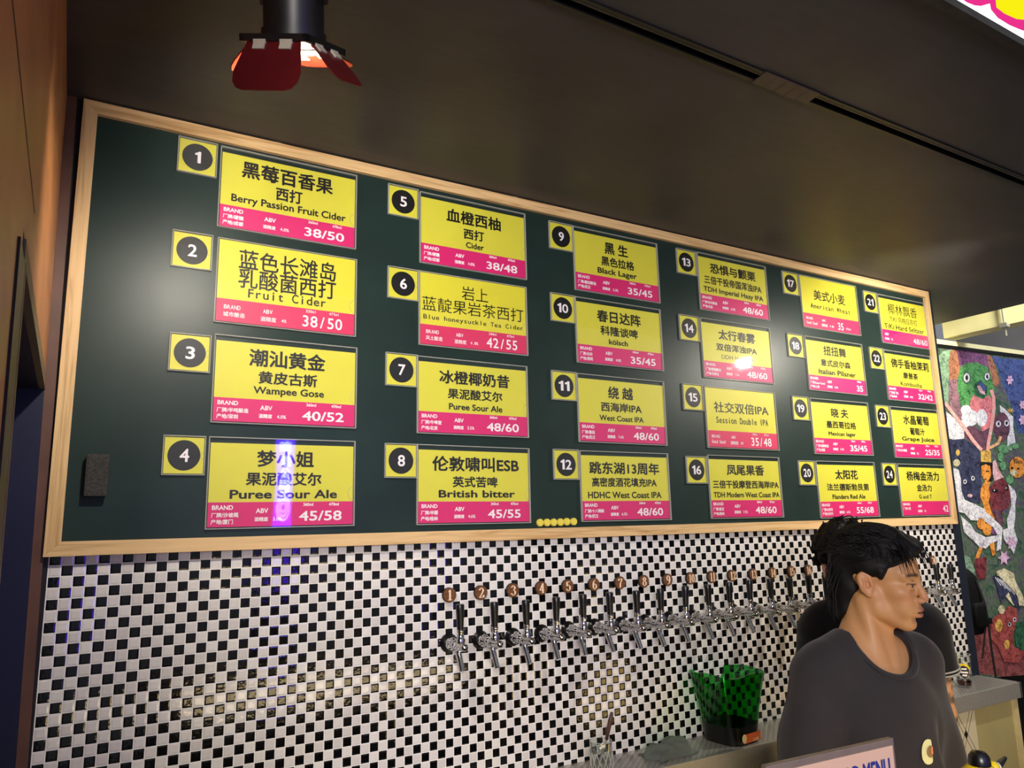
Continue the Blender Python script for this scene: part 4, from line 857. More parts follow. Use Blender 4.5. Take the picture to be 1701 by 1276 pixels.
 ('orange', [(0.318, 0.237), (0.377, 0.237), (0.347, 0.201), (0.353, 0.157), (0.328, 0.117), (0.344, 0.059), (0.371, 0.019), (0.324, 0.002), (0.279, 0.027), (0.274, 0.104), (0.255, 0.148), (0.274, 0.201)]),
 ('black', [(0.436, 0.183), (0.432, 0.178), (0.422, 0.174), (0.409, 0.172), (0.396, 0.172), (0.384, 0.174), (0.376, 0.178), (0.374, 0.184), (0.378, 0.189), (0.388, 0.193), (0.401, 0.195), (0.414, 0.195), (0.426, 0.193), (0.434, 0.188)]),
 ('white', [(0.405, 0.186), (0.404, 0.184), (0.402, 0.183), (0.399, 0.182), (0.396, 0.182), (0.393, 0.183), (0.392, 0.184), (0.392, 0.186), (0.393, 0.188), (0.395, 0.189), (0.398, 0.19), (0.401, 0.19), (0.403, 0.189), (0.405, 0.188)]),
 ('black', [(0.541, 0.197), (0.538, 0.189), (0.533, 0.183), (0.526, 0.179), (0.52, 0.179), (0.516, 0.183), (0.514, 0.189), (0.514, 0.197), (0.517, 0.205), (0.522, 0.211), (0.529, 0.215), (0.535, 0.215), (0.539, 0.211), (0.542, 0.205)]),
 ('white', [(0.527, 0.2), (0.526, 0.198), (0.524, 0.196), (0.521, 0.196), (0.518, 0.196), (0.516, 0.196), (0.514, 0.198), (0.514, 0.2), (0.515, 0.201), (0.517, 0.203), (0.52, 0.204), (0.523, 0.204), (0.526, 0.203), (0.527, 0.201)]),
 ('plum', [(0.436, 0.135), (0.484, 0.144), (0.541, 0.162), (0.537, 0.168), (0.481, 0.15), (0.434, 0.141)]),
 ('plum', [(0.431, 0.113), (0.479, 0.122), (0.536, 0.14), (0.532, 0.145), (0.475, 0.128), (0.429, 0.119)]),
 ('plum', [(0.426, 0.091), (0.473, 0.099), (0.53, 0.117), (0.526, 0.123), (0.47, 0.105), (0.424, 0.097)]),
 ('white', [(0.545, 0.224), (0.604, 0.183), (0.611, 0.147), (0.578, 0.088), (0.539, 0.022), (0.506, 0.023), (0.547, 0.102), (0.552, 0.17)]),
 ('leaf', [(0.607, 0.437), (0.598, 0.425), (0.58, 0.415), (0.556, 0.409), (0.53, 0.409), (0.508, 0.413), (0.495, 0.423), (0.492, 0.435), (0.5, 0.447), (0.518, 0.457), (0.543, 0.463), (0.568, 0.464), (0.59, 0.459), (0.604, 0.45)]),
 ('leaf', [(0.54, 0.39), (0.534, 0.377), (0.523, 0.367), (0.509, 0.361), (0.494, 0.361), (0.483, 0.366), (0.476, 0.376), (0.476, 0.388), (0.482, 0.401), (0.493, 0.411), (0.507, 0.417), (0.521, 0.417), (0.533, 0.412), (0.54, 0.402)]),
 ('leaf', [(0.55, 0.334), (0.544, 0.322), (0.533, 0.313), (0.519, 0.307), (0.505, 0.307), (0.493, 0.312), (0.487, 0.322), (0.486, 0.334), (0.492, 0.346), (0.503, 0.355), (0.517, 0.361), (0.531, 0.361), (0.543, 0.356), (0.549, 0.346)]),
 ('leaf', [(0.709, 0.459), (0.702, 0.45), (0.685, 0.443), (0.662, 0.439), (0.638, 0.439), (0.617, 0.442), (0.603, 0.448), (0.6, 0.456), (0.607, 0.464), (0.624, 0.471), (0.646, 0.475), (0.671, 0.476), (0.692, 0.473), (0.706, 0.467)]),
 ('leaf', [(0.605, 0.252), (0.599, 0.24), (0.586, 0.23), (0.569, 0.225), (0.552, 0.225), (0.538, 0.23), (0.53, 0.24), (0.529, 0.252), (0.536, 0.264), (0.548, 0.273), (0.565, 0.279), (0.582, 0.279), (0.596, 0.273), (0.604, 0.264)]),
 ('orange', [(0.747, 0.327), (0.731, 0.299), (0.702, 0.276), (0.665, 0.263), (0.628, 0.263), (0.598, 0.275), (0.58, 0.297), (0.578, 0.325), (0.593, 0.354), (0.622, 0.377), (0.658, 0.39), (0.696, 0.391), (0.727, 0.379), (0.745, 0.356)]),
 ('cream', [(0.654, 0.294), (0.648, 0.286), (0.636, 0.279), (0.62, 0.276), (0.602, 0.275), (0.588, 0.279), (0.579, 0.285), (0.577, 0.293), (0.583, 0.301), (0.595, 0.308), (0.611, 0.312), (0.628, 0.312), (0.643, 0.308), (0.652, 0.302)]),
 ('black', [(0.633, 0.386), (0.639, 0.349), (0.649, 0.35), (0.642, 0.387)]),
 ('black', [(0.652, 0.381), (0.656, 0.349), (0.666, 0.35), (0.661, 0.382)]),
 ('black', [(0.671, 0.375), (0.674, 0.349), (0.683, 0.351), (0.68, 0.377)]),
 ('black', [(0.69, 0.37), (0.691, 0.35), (0.7, 0.351), (0.699, 0.371)]),
 ('black', [(0.709, 0.365), (0.708, 0.35), (0.718, 0.351), (0.718, 0.366)]),
 ('black', [(0.622, 0.321), (0.62, 0.319), (0.615, 0.316), (0.608, 0.315), (0.602, 0.315), (0.596, 0.316), (0.592, 0.318), (0.591, 0.321), (0.593, 0.324), (0.598, 0.326), (0.605, 0.327), (0.611, 0.328), (0.617, 0.326), (0.621, 0.324)]),
 ('black', [(0.682, 0.32), (0.68, 0.317), (0.676, 0.315), (0.67, 0.314), (0.664, 0.314), (0.658, 0.315), (0.655, 0.317), (0.654, 0.319), (0.656, 0.322), (0.66, 0.324), (0.666, 0.325), (0.672, 0.325), (0.678, 0.324), (0.681, 0.322)]),
 ('white', [(0.038, 0.315), (0.084, 0.306), (0.094, 0.254), (0.086, 0.18), (0.104, 0.132), (0.183, 0.109), (0.276, 0.078), (0.303, 0.038), (0.246, 0.008), (0.135, 0.015), (0.088, 0.054), (0.035, 0.064), (0.027, 0.193)]),
 ('orange', [(0.27, -0.008), (0.263, -0.022), (0.249, -0.033), (0.231, -0.039), (0.213, -0.039), (0.198, -0.032), (0.189, -0.021), (0.188, -0.006), (0.195, 0.008), (0.209, 0.019), (0.226, 0.025), (0.245, 0.024), (0.26, 0.018), (0.269, 0.006)]),
 ('orange', [(0.323, -0.042), (0.315, -0.057), (0.3, -0.069), (0.281, -0.075), (0.261, -0.074), (0.245, -0.067), (0.235, -0.055), (0.234, -0.04), (0.242, -0.025), (0.257, -0.013), (0.276, -0.007), (0.296, -0.007), (0.312, -0.014), (0.322, -0.027)]),
 ('plum', [(0.339, 0.07), (0.442, 0.068), (0.442, 0.006), (0.427, -0.042), (0.376, 0.007)]),
 ('purple', [(0.388, -0.055), (0.382, -0.063), (0.369, -0.07), (0.352, -0.073), (0.335, -0.072), (0.32, -0.068), (0.31, -0.061), (0.308, -0.053), (0.314, -0.044), (0.326, -0.038), (0.343, -0.034), (0.361, -0.035), (0.376, -0.039), (0.386, -0.046)]),
 ('orange', [(0.188, -0.131), (0.213, -0.145), (0.162, -0.203), (0.116, -0.239), (0.127, -0.201)]),
 ('orange', [(0.278, -0.121), (0.327, -0.114), (0.322, -0.183), (0.294, -0.195)]),
 ('white', [(0.051, 0.043), (0.093, 0.013), (0.13, -0.01), (0.162, -0.053), (0.254, -0.086), (0.372, -0.076), (0.388, -0.103), (0.296, -0.122), (0.24, -0.15), (0.186, -0.14), (0.138, -0.104), (0.059, -0.051)]),
 ('white', [(0.256, 0.053), (0.313, 0.048), (0.426, -0.033), (0.382, -0.159), (0.337, -0.167), (0.371, -0.08), (0.338, -0.031), (0.261, 0.009)]),
 ('white', [(0.545, 0.094), (0.583, 0.094), (0.567, 0.026), (0.536, -0.04), (0.556, -0.112), (0.5, -0.19), (0.461, -0.136), (0.424, -0.104), (0.422, -0.047), (0.476, -0.039), (0.481, 0.014)]),
 ('maroon', [(0.131, -0.201), (0.237, -0.197), (0.204, -0.315), (0.126, -0.319), (0.115, -0.243)]),
 ('sage', [(0.007, -0.171), (0.078, -0.191), (0.116, -0.268), (0.119, -0.319), (0.087, -0.342), (-0.002, -0.279)]),
 ('lilac', [(0.557, -0.126), (0.518, -0.136), (0.516, -0.163), (0.488, -0.146), (0.453, -0.16), (0.464, -0.134), (0.431, -0.122), (0.469, -0.112), (0.471, -0.085), (0.499, -0.102), (0.534, -0.087), (0.524, -0.114)]),
 ('lilac', [(0.462, -0.21), (0.424, -0.221), (0.421, -0.25), (0.394, -0.232), (0.36, -0.248), (0.371, -0.219), (0.339, -0.206), (0.376, -0.195), (0.379, -0.166), (0.405, -0.184), (0.44, -0.168), (0.429, -0.197)]),
 ('lilac', [(0.754, 0.882), (0.732, 0.87), (0.726, 0.849), (0.708, 0.857), (0.686, 0.846), (0.69, 0.867), (0.673, 0.877), (0.695, 0.889), (0.701, 0.91), (0.719, 0.902), (0.741, 0.913), (0.737, 0.892)]),
 ('lilac', [(0.85, 0.726), (0.828, 0.715), (0.823, 0.695), (0.804, 0.704), (0.782, 0.694), (0.786, 0.713), (0.769, 0.722), (0.791, 0.734), (0.796, 0.753), (0.814, 0.745), (0.837, 0.755), (0.833, 0.736)]),
 ('lilac', [(0.83, 0.628), (0.806, 0.615), (0.799, 0.591), (0.78, 0.602), (0.755, 0.59), (0.76, 0.613), (0.741, 0.625), (0.766, 0.638), (0.772, 0.661), (0.792, 0.651), (0.817, 0.663), (0.812, 0.64)]),
 ('gold', [(0.714, 0.683), (0.686, 0.678), (0.694, 0.665), (0.674, 0.673), (0.658, 0.659), (0.661, 0.674), (0.633, 0.67), (0.656, 0.681), (0.638, 0.69), (0.664, 0.688), (0.668, 0.704), (0.678, 0.69), (0.702, 0.701), (0.687, 0.686)]),
 ('cream', [(0.31, -0.282), (0.386, -0.268), (0.473, -0.302), (0.478, -0.346), (0.531, -0.436), (0.537, -0.492), (0.424, -0.48), (0.352, -0.416), (0.312, -0.337)]),
 ('navy', [(0.269, -0.305), (0.326, -0.308), (0.394, -0.359), (0.479, -0.432), (0.483, -0.51), (0.426, -0.472), (0.398, -0.406), (0.364, -0.425), (0.313, -0.46), (0.293, -0.358)]),
 ('white', [(0.286, -0.314), (0.332, -0.365), (0.338, -0.363), (0.292, -0.312)]),
 ('white', [(0.306, -0.321), (0.371, -0.384), (0.377, -0.382), (0.312, -0.318)]),
 ('white', [(0.326, -0.328), (0.41, -0.404), (0.416, -0.402), (0.332, -0.325)]),
 ('white', [(0.346, -0.335), (0.449, -0.423), (0.455, -0.421), (0.352, -0.332)]),
 ('cream', [(0.34, -0.499), (0.334, -0.509), (0.323, -0.517), (0.309, -0.521), (0.295, -0.52), (0.284, -0.514), (0.277, -0.505), (0.276, -0.494), (0.282, -0.484), (0.293, -0.476), (0.306, -0.472), (0.321, -0.473), (0.332, -0.478), (0.339, -0.488)]),
 ('red_clay', [(0.201, -0.547), (0.256, -0.522), (0.321, -0.518), (0.373, -0.48), (0.449, -0.498), (0.453, -0.557), (0.378, -0.644), (0.377, -0.707), (0.475, -0.745), (0.406, -0.797), (0.268, -0.779), (0.231, -0.694), (0.173, -0.644)]),
 ('gold', [(0.297, -0.583), (0.29, -0.598), (0.278, -0.61), (0.263, -0.615), (0.249, -0.614), (0.237, -0.606), (0.23, -0.594), (0.23, -0.578), (0.237, -0.564), (0.249, -0.552), (0.264, -0.546), (0.279, -0.548), (0.291, -0.555), (0.297, -0.568)]),
 ('gold', [(0.339, -0.691), (0.334, -0.702), (0.325, -0.71), (0.313, -0.714), (0.302, -0.713), (0.293, -0.707), (0.288, -0.698), (0.288, -0.686), (0.293, -0.676), (0.302, -0.668), (0.314, -0.664), (0.325, -0.665), (0.334, -0.67), (0.339, -0.68)]),
 ('white', [(0.379, -0.584), (0.376, -0.588), (0.371, -0.592), (0.364, -0.594), (0.357, -0.593), (0.352, -0.591), (0.348, -0.586), (0.348, -0.581), (0.351, -0.576), (0.356, -0.573), (0.363, -0.571), (0.37, -0.571), (0.375, -0.574), (0.379, -0.578)]),
 ('black', [(0.373, -0.583), (0.372, -0.586), (0.368, -0.589), (0.364, -0.59), (0.36, -0.589), (0.356, -0.588), (0.354, -0.585), (0.354, -0.582), (0.355, -0.578), (0.359, -0.576), (0.363, -0.575), (0.367, -0.575), (0.371, -0.577), (0.373, -0.58)]),
 ('white', [(0.434, -0.561), (0.431, -0.566), (0.426, -0.57), (0.419, -0.571), (0.412, -0.571), (0.406, -0.568), (0.403, -0.564), (0.402, -0.559), (0.405, -0.554), (0.41, -0.55), (0.417, -0.548), (0.424, -0.549), (0.43, -0.552), (0.434, -0.556)]),
 ('black', [(0.428, -0.561), (0.426, -0.564), (0.423, -0.566), (0.419, -0.567), (0.414, -0.567), (0.41, -0.565), (0.408, -0.562), (0.408, -0.559), (0.41, -0.556), (0.413, -0.554), (0.418, -0.552), (0.422, -0.553), (0.426, -0.555), (0.428, -0.557)]),
 ('deep_green', [(0.416, -0.576), (0.515, -0.579), (0.475, -0.745), (0.392, -0.704)]),
]
def paint_mat(name, c, c2, scale=85.0):
    s = N('paint_' + name); v = s.coord(); f = s.noise(v, scale, 4, 0.7, 0.8); g = s.noise(v, scale * 0.25, 3)
    col = s.ramp(s.math('ADD', s.math('MULTIPLY', f, 0.65), s.math('MULTIPLY', g, 0.35)), [(0.40, tuple(x * 0.8 for x in lin(c2)[:3]) + (1,)), (0.5, lin(c)), (0.60, tuple(min(1, x * 1.3 + 0.02) for x in lin(c)[:3]) + (1,))])
    s.bsdf(col, 0.45, 0, 0.4, s.bump(f, 0.15)); return s.m
PC = dict(blue=((66, 84, 140), (34, 42, 84)), rust=((140, 74, 74), (84, 42, 50)), sage=((134, 164, 140), (70, 100, 84)), purple=((128, 78, 120), (70, 40, 74)), mauve=((150, 110, 124), (96, 70, 84)),
          plum=((104, 66, 84), (62, 36, 54)), green=((84, 150, 84), (36, 92, 54)), brown=((170, 112, 84), (110, 70, 60)), deep_green=((44, 92, 66), (22, 50, 38)), pale_pink=((226, 178, 184), (190, 130, 140)),
          pink=((222, 130, 136), (190, 96, 110)), white=((226, 222, 230), (178, 174, 192)), black=((18, 18, 22), (10, 10, 12)), navy=((54, 58, 88), (24, 26, 44)), gold=((216, 172, 84), (160, 116, 54)),
          cream=((222, 212, 176), (176, 164, 130)), rope=((230, 150, 146), (244, 226, 220)), peach=((232, 176, 130), (206, 140, 104)), orange=((232, 150, 62), (190, 108, 40)), maroon=((122, 50, 58), (74, 28, 38)),
          leaf=((104, 156, 110), (54, 100, 66)), lilac=((214, 176, 206), (160, 112, 160)), red_clay=((160, 72, 70), (110, 54, 44)))
pn = thing('painting', 'large colourful surreal painting hanging behind the bar end', 'painting', (4.4, 0.42, 0.0)); pn.rotation_euler = (0, 0, RZ4)
bgm = N('paint_ground'); v_ = bgm.coord(); f1 = bgm.noise(v_, 7, 5, 0.7, 2.0); f2 = bgm.noise(v_, 60, 3)
bgm.bsdf(bgm.mix(bgm.math('MULTIPLY', f2, 0.8), bgm.ramp(f1, [(0.3, lin((54, 64, 90))), (0.42, lin((68, 108, 84))), (0.52, lin((120, 138, 112))), (0.6, lin((98, 84, 120))), (0.72, lin((160, 160, 150)))]), lin((22, 30, 30))), 0.5)
ks = list(PC); cv_ = MB(); cv_.box(-0.75, 1.5, -0.0, 0.03, -0.857, 1.0385, 0)
for i, (m_, pts) in enumerate(PAINT):
    cv_.flat(pts, -0.00006 * (i + 1), 1 + ks.index(m_))
cv_.build('canvas', [bgm.m] + [paint_mat(k, *PC[k]) for k in ks], pn)
MB().box(-0.76, 1.51, -0.008, 0.03, 1.0385, 1.0555).build('top_batten', M['black_plastic'], pn)

bp = thing('backpack', 'black backpack with dangling straps hanging at the end of the tiled wall', 'backpack', (4.325, 0.365, -0.425)); bp.scale = (0.72, 0.72, 0.80)
b_ = loft([rsq(a, 0, z) for a, z in ((0.085, -0.21), (0.105, -0.19), (0.112, -0.05), (0.108, 0.08), (0.085, 0.17), (0.04, 0.215), (0.012, 0.225))], 0, True)
b_.v = [(p[0] * 1.0, p[1] * 0.62, p[2]) for p in b_.v]; b_.build('bag_body', M['bag'], bp, True)
f_ = loft([rsq(a, 0, z) for a, z in ((0.06, -0.16), (0.075, -0.15), (0.078, -0.03), (0.06, 0.0))], 0, True); f_.v = [(p[0], p[1] * 0.35 - 0.075, p[2]) for p in f_.v]; f_.build('front_pocket', M['bag'], bp, True)
MB().tube([(-0.02, 0.0, 0.215), (-0.03, -0.01, 0.26), (-0.095, -0.02, 0.275), (-0.11, -0.02, 0.25)], 0.007, 8).build('grab_loop', M['strap'], bp, True)
def strip(pts, w, t=0.003):
    m_ = MB()
    for i in range(len(pts) - 1):
        (x0, y0, z0), (x1, y1, z1) = pts[i], pts[i + 1]
        m_.hexa([(x0 - w, y0 - t, z0), (x0 + w, y0 - t, z0), (x0 + w, y0 + t, z0), (x0 - w, y0 + t, z0), (x1 - w, y1 - t, z1), (x1 + w, y1 - t, z1), (x1 + w, y1 + t, z1), (x1 - w, y1 + t, z1)])
    return m_
strip([(0.11, -0.075, -0.50), (0.095, -0.078, -0.30), (0.085, -0.085, -0.15), (0.07, -0.085, 0.0), (0.04, -0.06, 0.15)], 0.011).build('shoulder_strap', M['strap'], bp)
strip([(-0.03, -0.07, -0.36), (0.02, -0.075, -0.24), (0.06, -0.082, -0.14)], 0.007).build('shoulder_strap', M['strap'], bp)
MB().box(0.07, 0.125, -0.097, -0.078, -0.145, -0.105).build('buckle', M['black_plastic'], bp, bevel=0.004)
for k in (0.0,): MB().box(-0.122, -0.10, -0.03, 0.092, 0.245, 0.262).build('hook', M['steel'], bp)

# ------------------------------------------------------------------ front bar with menu sign and bottle (tops only in view)
BZ = -0.545
fb = thing('front_bar', 'oak topped service bar in front of the bartender', 'bar counter', (1.9, -1.52, FL))
MB().box(-1.6, 2.4, -0.24, 0.17, BZ - FL - 0.045, BZ - FL).build('bar_top', M['counter'], fb, bevel=0.004)
MB().box(-1.55, 2.35, -0.18, 0.10, 0.0, BZ - FL - 0.045).build('bar_front', M['navy'], fb)
for nm, x0, x1, z0, z1, mt in (('light_panel', -1.45, -0.15, 0.155, 0.045, 'strip'), ('light_panel', 0.1, 1.4, 0.46, 0.16, 'strip2')):
    lp_ = MB().box(x0, x1, 0.10, 0.110, BZ - FL - z0, BZ - FL - z1).build(nm, M['steel'], fb); MB().box(x0 + 0.03, x1 - 0.03, 0.110, 0.118, BZ - FL - z0 + 0.005, BZ - FL - z1 - 0.005).build('diffuser', M[mt], lp_)
fm = thing('menu_sign', 'clear framed food menu sign standing on the service bar in front of the bartender', 'sign', (0.826, -1.42, BZ), -0.06)
SH = 0.332
MB().box(-0.108, 0.108, -0.004, 0.004, 0.004, SH).build('frame', M['sign_edge'], fm, bevel=0.0018)
MB().box(-0.103, 0.103, -0.0052, -0.004, 0.012, SH - 0.008).build('menu_sheet', M['sign_paper'], fm)
t_ = MB(); put_text(t_, 'FOOD MENU', 'x', 0.042, SH - 0.031, 0.105, 0.021, -0.0056)
for k in range(7): t_.flat([(-0.085, SH - 0.075 - k * 0.032), (0.06 - 0.02 * (k % 3), SH - 0.075 - k * 0.032), (0.06 - 0.02 * (k % 3), SH - 0.069 - k * 0.032), (-0.085, SH - 0.069 - k * 0.032)], -0.0056) if False else None
t_.build('lettering', M['sign_blue'], fm)
MB().box(-0.108, 0.108, -0.04, 0.04, 0.0, 0.005).build('foot', M['sign_edge'], fm)
by = thing('squeeze_bottle', 'glossy yellow plastic bottle with black domed cap at the lower right', 'bottle', (1.168, -1.40, BZ))
MB().lathe([(0.0, 0.0), (0.030, 0.0), (0.034, 0.006), (0.035, 0.205), (0.033, 0.226), (0.027, 0.243), (0.017, 0.252), (0.012, 0.254), (0.0, 0.254)], 28).build('body', M['toy'], by, True, auto=True)
MB().lathe([(0.0, 0.250), (0.0135, 0.250), (0.0145, 0.256), (0.0135, 0.265), (0.009, 0.271), (0.0, 0.273)], 24).build('cap', M['black_plastic'], by, True, auto=True)
n_ = MB(); n_.ball((0.030, 0.0, 0.246), (0.010, 0.010, 0.008), 12); n_.build('nozzle', M['toy'], by, True)
MB().tube([(0.036, 0.0, 0.244), (0.041, 0.0, 0.243)], 0.0075, 14).build('nozzle_ring', M['cap_white'], by, True, auto=True)
MB().tube([(0.040, 0.0, 0.243), (0.085, 0.01, 0.246)], [0.006, 0.003], 10).build('spout', M['black_plastic'], by, True, auto=True)
MB().ball((-0.020, -0.012, 0.247), (0.008, 0.008, 0.006), 10).build('cap_tab', M['black_plastic'], by, True)


# ------------------------------------------------------------------ people: bodies grown from smooth-blended limbs
class Field:
    def __init__(s, xs, ys, zs):
        s.x, s.y, s.z = [np.asarray(a, np.float32) for a in (xs, ys, zs)]
        s.F = np.full((len(s.x), len(s.y), len(s.z)), 0.2, np.float32)
    def sub(s, lo, hi):
        sl = []
        for a, l, h in zip((s.x, s.y, s.z), lo, hi):
            i0 = max(0, int(np.searchsorted(a, l)) - 1); i1 = min(len(a), int(np.searchsorted(a, h)) + 1); sl.append(slice(i0, max(i1, i0)))
        return tuple(sl)
    def op(s, fn, lo, hi, k=0.01, mode='add', pad=0.03):
        sl = s.sub([v - pad - k for v in lo], [v + pad + k for v in hi])
        X = s.x[sl[0]][:, None, None]; Y = s.y[sl[1]][None, :, None]; Z = s.z[sl[2]][None, None, :]
        if X.size * Y.size * Z.size == 0: return
        d = fn(X, Y, Z).astype(np.float32); F = s.F[sl]
        if mode == 'add':
            h = np.clip(0.5 + 0.5 * (F - d) / k, 0, 1); r = F * (1 - h) + d * h - k * h * (1 - h)
        elif mode == 'cut':
            h = np.clip(0.5 - 0.5 * (F + d) / k, 0, 1); r = F * (1 - h) - d * h + k * h * (1 - h)
        elif mode == 'and':
            h = np.clip(0.5 - 0.5 * (F - d) / k, 0, 1); r = F * (1 - h) + d * h + k * h * (1 - h)
        s.F[sl] = r
    # round cone between two points; T maps grid coordinates into the limb's own frame
    def cone(s, a, b, ra, rb, k=0.012, mode='add', T=None):
        a, b = np.array(a, float), np.array(b, float)
        if T is not None: a, b = T(a), T(b)
        ab = b - a; L2 = float(ab @ ab) + 1e-12; m = max(ra, rb)
        def fn(X, Y, Z):
            px, py, pz = X - a[0], Y - a[1], Z - a[2]
            t = np.clip((px * ab[0] + py * ab[1] + pz * ab[2]) / L2, 0, 1)
            return np.sqrt((px - t * ab[0]) ** 2 + (py - t * ab[1]) ** 2 + (pz - t * ab[2]) ** 2) - (ra + (rb - ra) * t)
        s.op(fn, np.minimum(a, b) - m, np.maximum(a, b) + m, k, mode)
    def ellip(s, c, r, k=0.012, mode='add', R=None, T=None, TR=None):
        c = np.array(c, float); r = np.array(r, float); R = np.eye(3) if R is None else np.array(R)
        if T is not None: c = T(c); R = TR @ R
        def fn(X, Y, Z):
            px, py, pz = X - c[0], Y - c[1], Z - c[2]
            q = [px * R[0, i] + py * R[1, i] + pz * R[2, i] for i in range(3)]
            k0 = np.sqrt((q[0] / r[0]) ** 2 + (q[1] / r[1]) ** 2 + (q[2] / r[2]) ** 2)
            k1 = np.sqrt((q[0] / r[0] ** 2) ** 2 + (q[1] / r[1] ** 2) ** 2 + (q[2] / r[2] ** 2) ** 2) + 1e-9
            return k0 * (k0 - 1) / k1
        e = np.sqrt(((R * r) ** 2).sum(1)); s.op(fn, c - e, c + e, k, mode)
    def mesh(s):
        F = s.F; S = F < 0; nx, ny, nz = F.shape
        cnt = np.zeros((nx - 1, ny - 1, nz - 1), np.int8)
        for i in (0, 1):
            for j in (0, 1):
                for k in (0, 1): cnt += S[i:nx - 1 + i, j:ny - 1 + j, k:nz - 1 + k]
        I, J, K = np.nonzero((cnt > 0) & (cnt < 8)); n = len(I)
        idx = np.full(cnt.shape, -1, np.int32); idx[I, J, K] = np.arange(n)
        acc = np.zeros((n, 3)); num = np.zeros(n)
        co = lambda i, j, k: np.stack([s.x[i], s.y[j], s.z[k]], 1).astype(float)
        for d in range(3):
            for a in (0, 1):
                for b in (0, 1):
                    o = [a, b]; o.insert(d, 0); e = list(o); e[d] = 1
                    i0, j0, k0 = I + o[0], J + o[1], K + o[2]; i1, j1, k1 = I + e[0], J + e[1], K + e[2]
                    f0, f1 = F[i0, j0, k0], F[i1, j1, k1]; m = (f0 < 0) != (f1 < 0)
                    t = np.where(m, f0 / np.where(m, f0 - f1, 1), 0)[:, None]
                    p = co(i0, j0, k0) * (1 - t) + co(i1, j1, k1) * t
                    acc[m] += p[m]; num[m] += 1
        V = acc / num[:, None]; Q = []
        for d in range(3):
            sh = [slice(None)] * 3; s0 = list(sh); s1 = list(sh); s0[d] = slice(0, -1); s1[d] = slice(1, None)
            A, B = S[tuple(s0)], S[tuple(s1)]; i, j, k = np.nonzero(A != B)
            g = [i, j, k]; o1, o2 = [q for q in range(3) if q != d]
            ok = (g[o1] > 0) & (g[o2] > 0) & (g[o1] < cnt.shape[o1]) & (g[o2] < cnt.shape[o2]); g = [q[ok] for q in g]
            def at(u, v):
                h = list(g); h[o1] = g[o1] + u; h[o2] = g[o2] + v; return idx[h[0], h[1], h[2]]
            quad = np.stack([at(-1, -1), at(0, -1), at(0, 0), at(-1, 0)], 1)
            fl = A[g[0], g[1], g[2]]
            if d == 1: fl = ~fl
            quad[~fl] = quad[~fl][:, ::-1]; Q.append(quad)
        Q = np.concatenate(Q); Q = Q[(Q >= 0).all(1)]
        return V, Q
def axis(parts):
    # parts: [(start, end, step), ...] contiguous
    out = []
    for a, b, st in parts: out += list(np.arange(a, b - 1e-9, st))
    return np.array(out + [parts[-1][1]])
def np_mesh(name, V, Q, mats, parent, col=None, smooth=True):
    me = bpy.data.meshes.new(name); me.vertices.add(len(V)); me.vertices.foreach_set('co', V.astype(np.float32).ravel())
    me.loops.add(Q.size); me.loops.foreach_set('vertex_index', Q.astype(np.int32).ravel())
    me.polygons.add(len(Q)); me.polygons.foreach_set('loop_start', np.arange(0, Q.size, 4, dtype=np.int32))
    for m in (mats if isinstance(mats, (list, tuple)) else [mats]): me.materials.append(m)
    me.update(calc_edges=True); me.validate()
    if col is not None:
        ca = me.color_attributes.new('Col', 'FLOAT_COLOR', 'POINT'); ca.data.foreach_set('color', np.concatenate([col, np.ones((len(V), 1))], 1).astype(np.float32).ravel())
    if smooth: me.shade_smooth()
    o = bpy.data.objects.new(name, me); C.objects.link(o); o.parent = parent; return o
def yaw(a): c, s_ = math.cos(a), math.sin(a); return np.array([[c, -s_, 0], [s_, c, 0], [0, 0, 1.0]])
def rotm(ax, a):
    return np.array(Matrix.Rotation(a, 3, ax))
def wob(V, amp, fr, seed):
    r2 = np.random.default_rng(seed); d = np.zeros(len(V)) if V.ndim == 2 else 0
    for _ in range(8):
        k = r2.normal(0, 1, 3); k *= fr / np.linalg.norm(k); d = d + np.sin(V @ k + r2.uniform(0, 6.28))
    return amp * d / 4

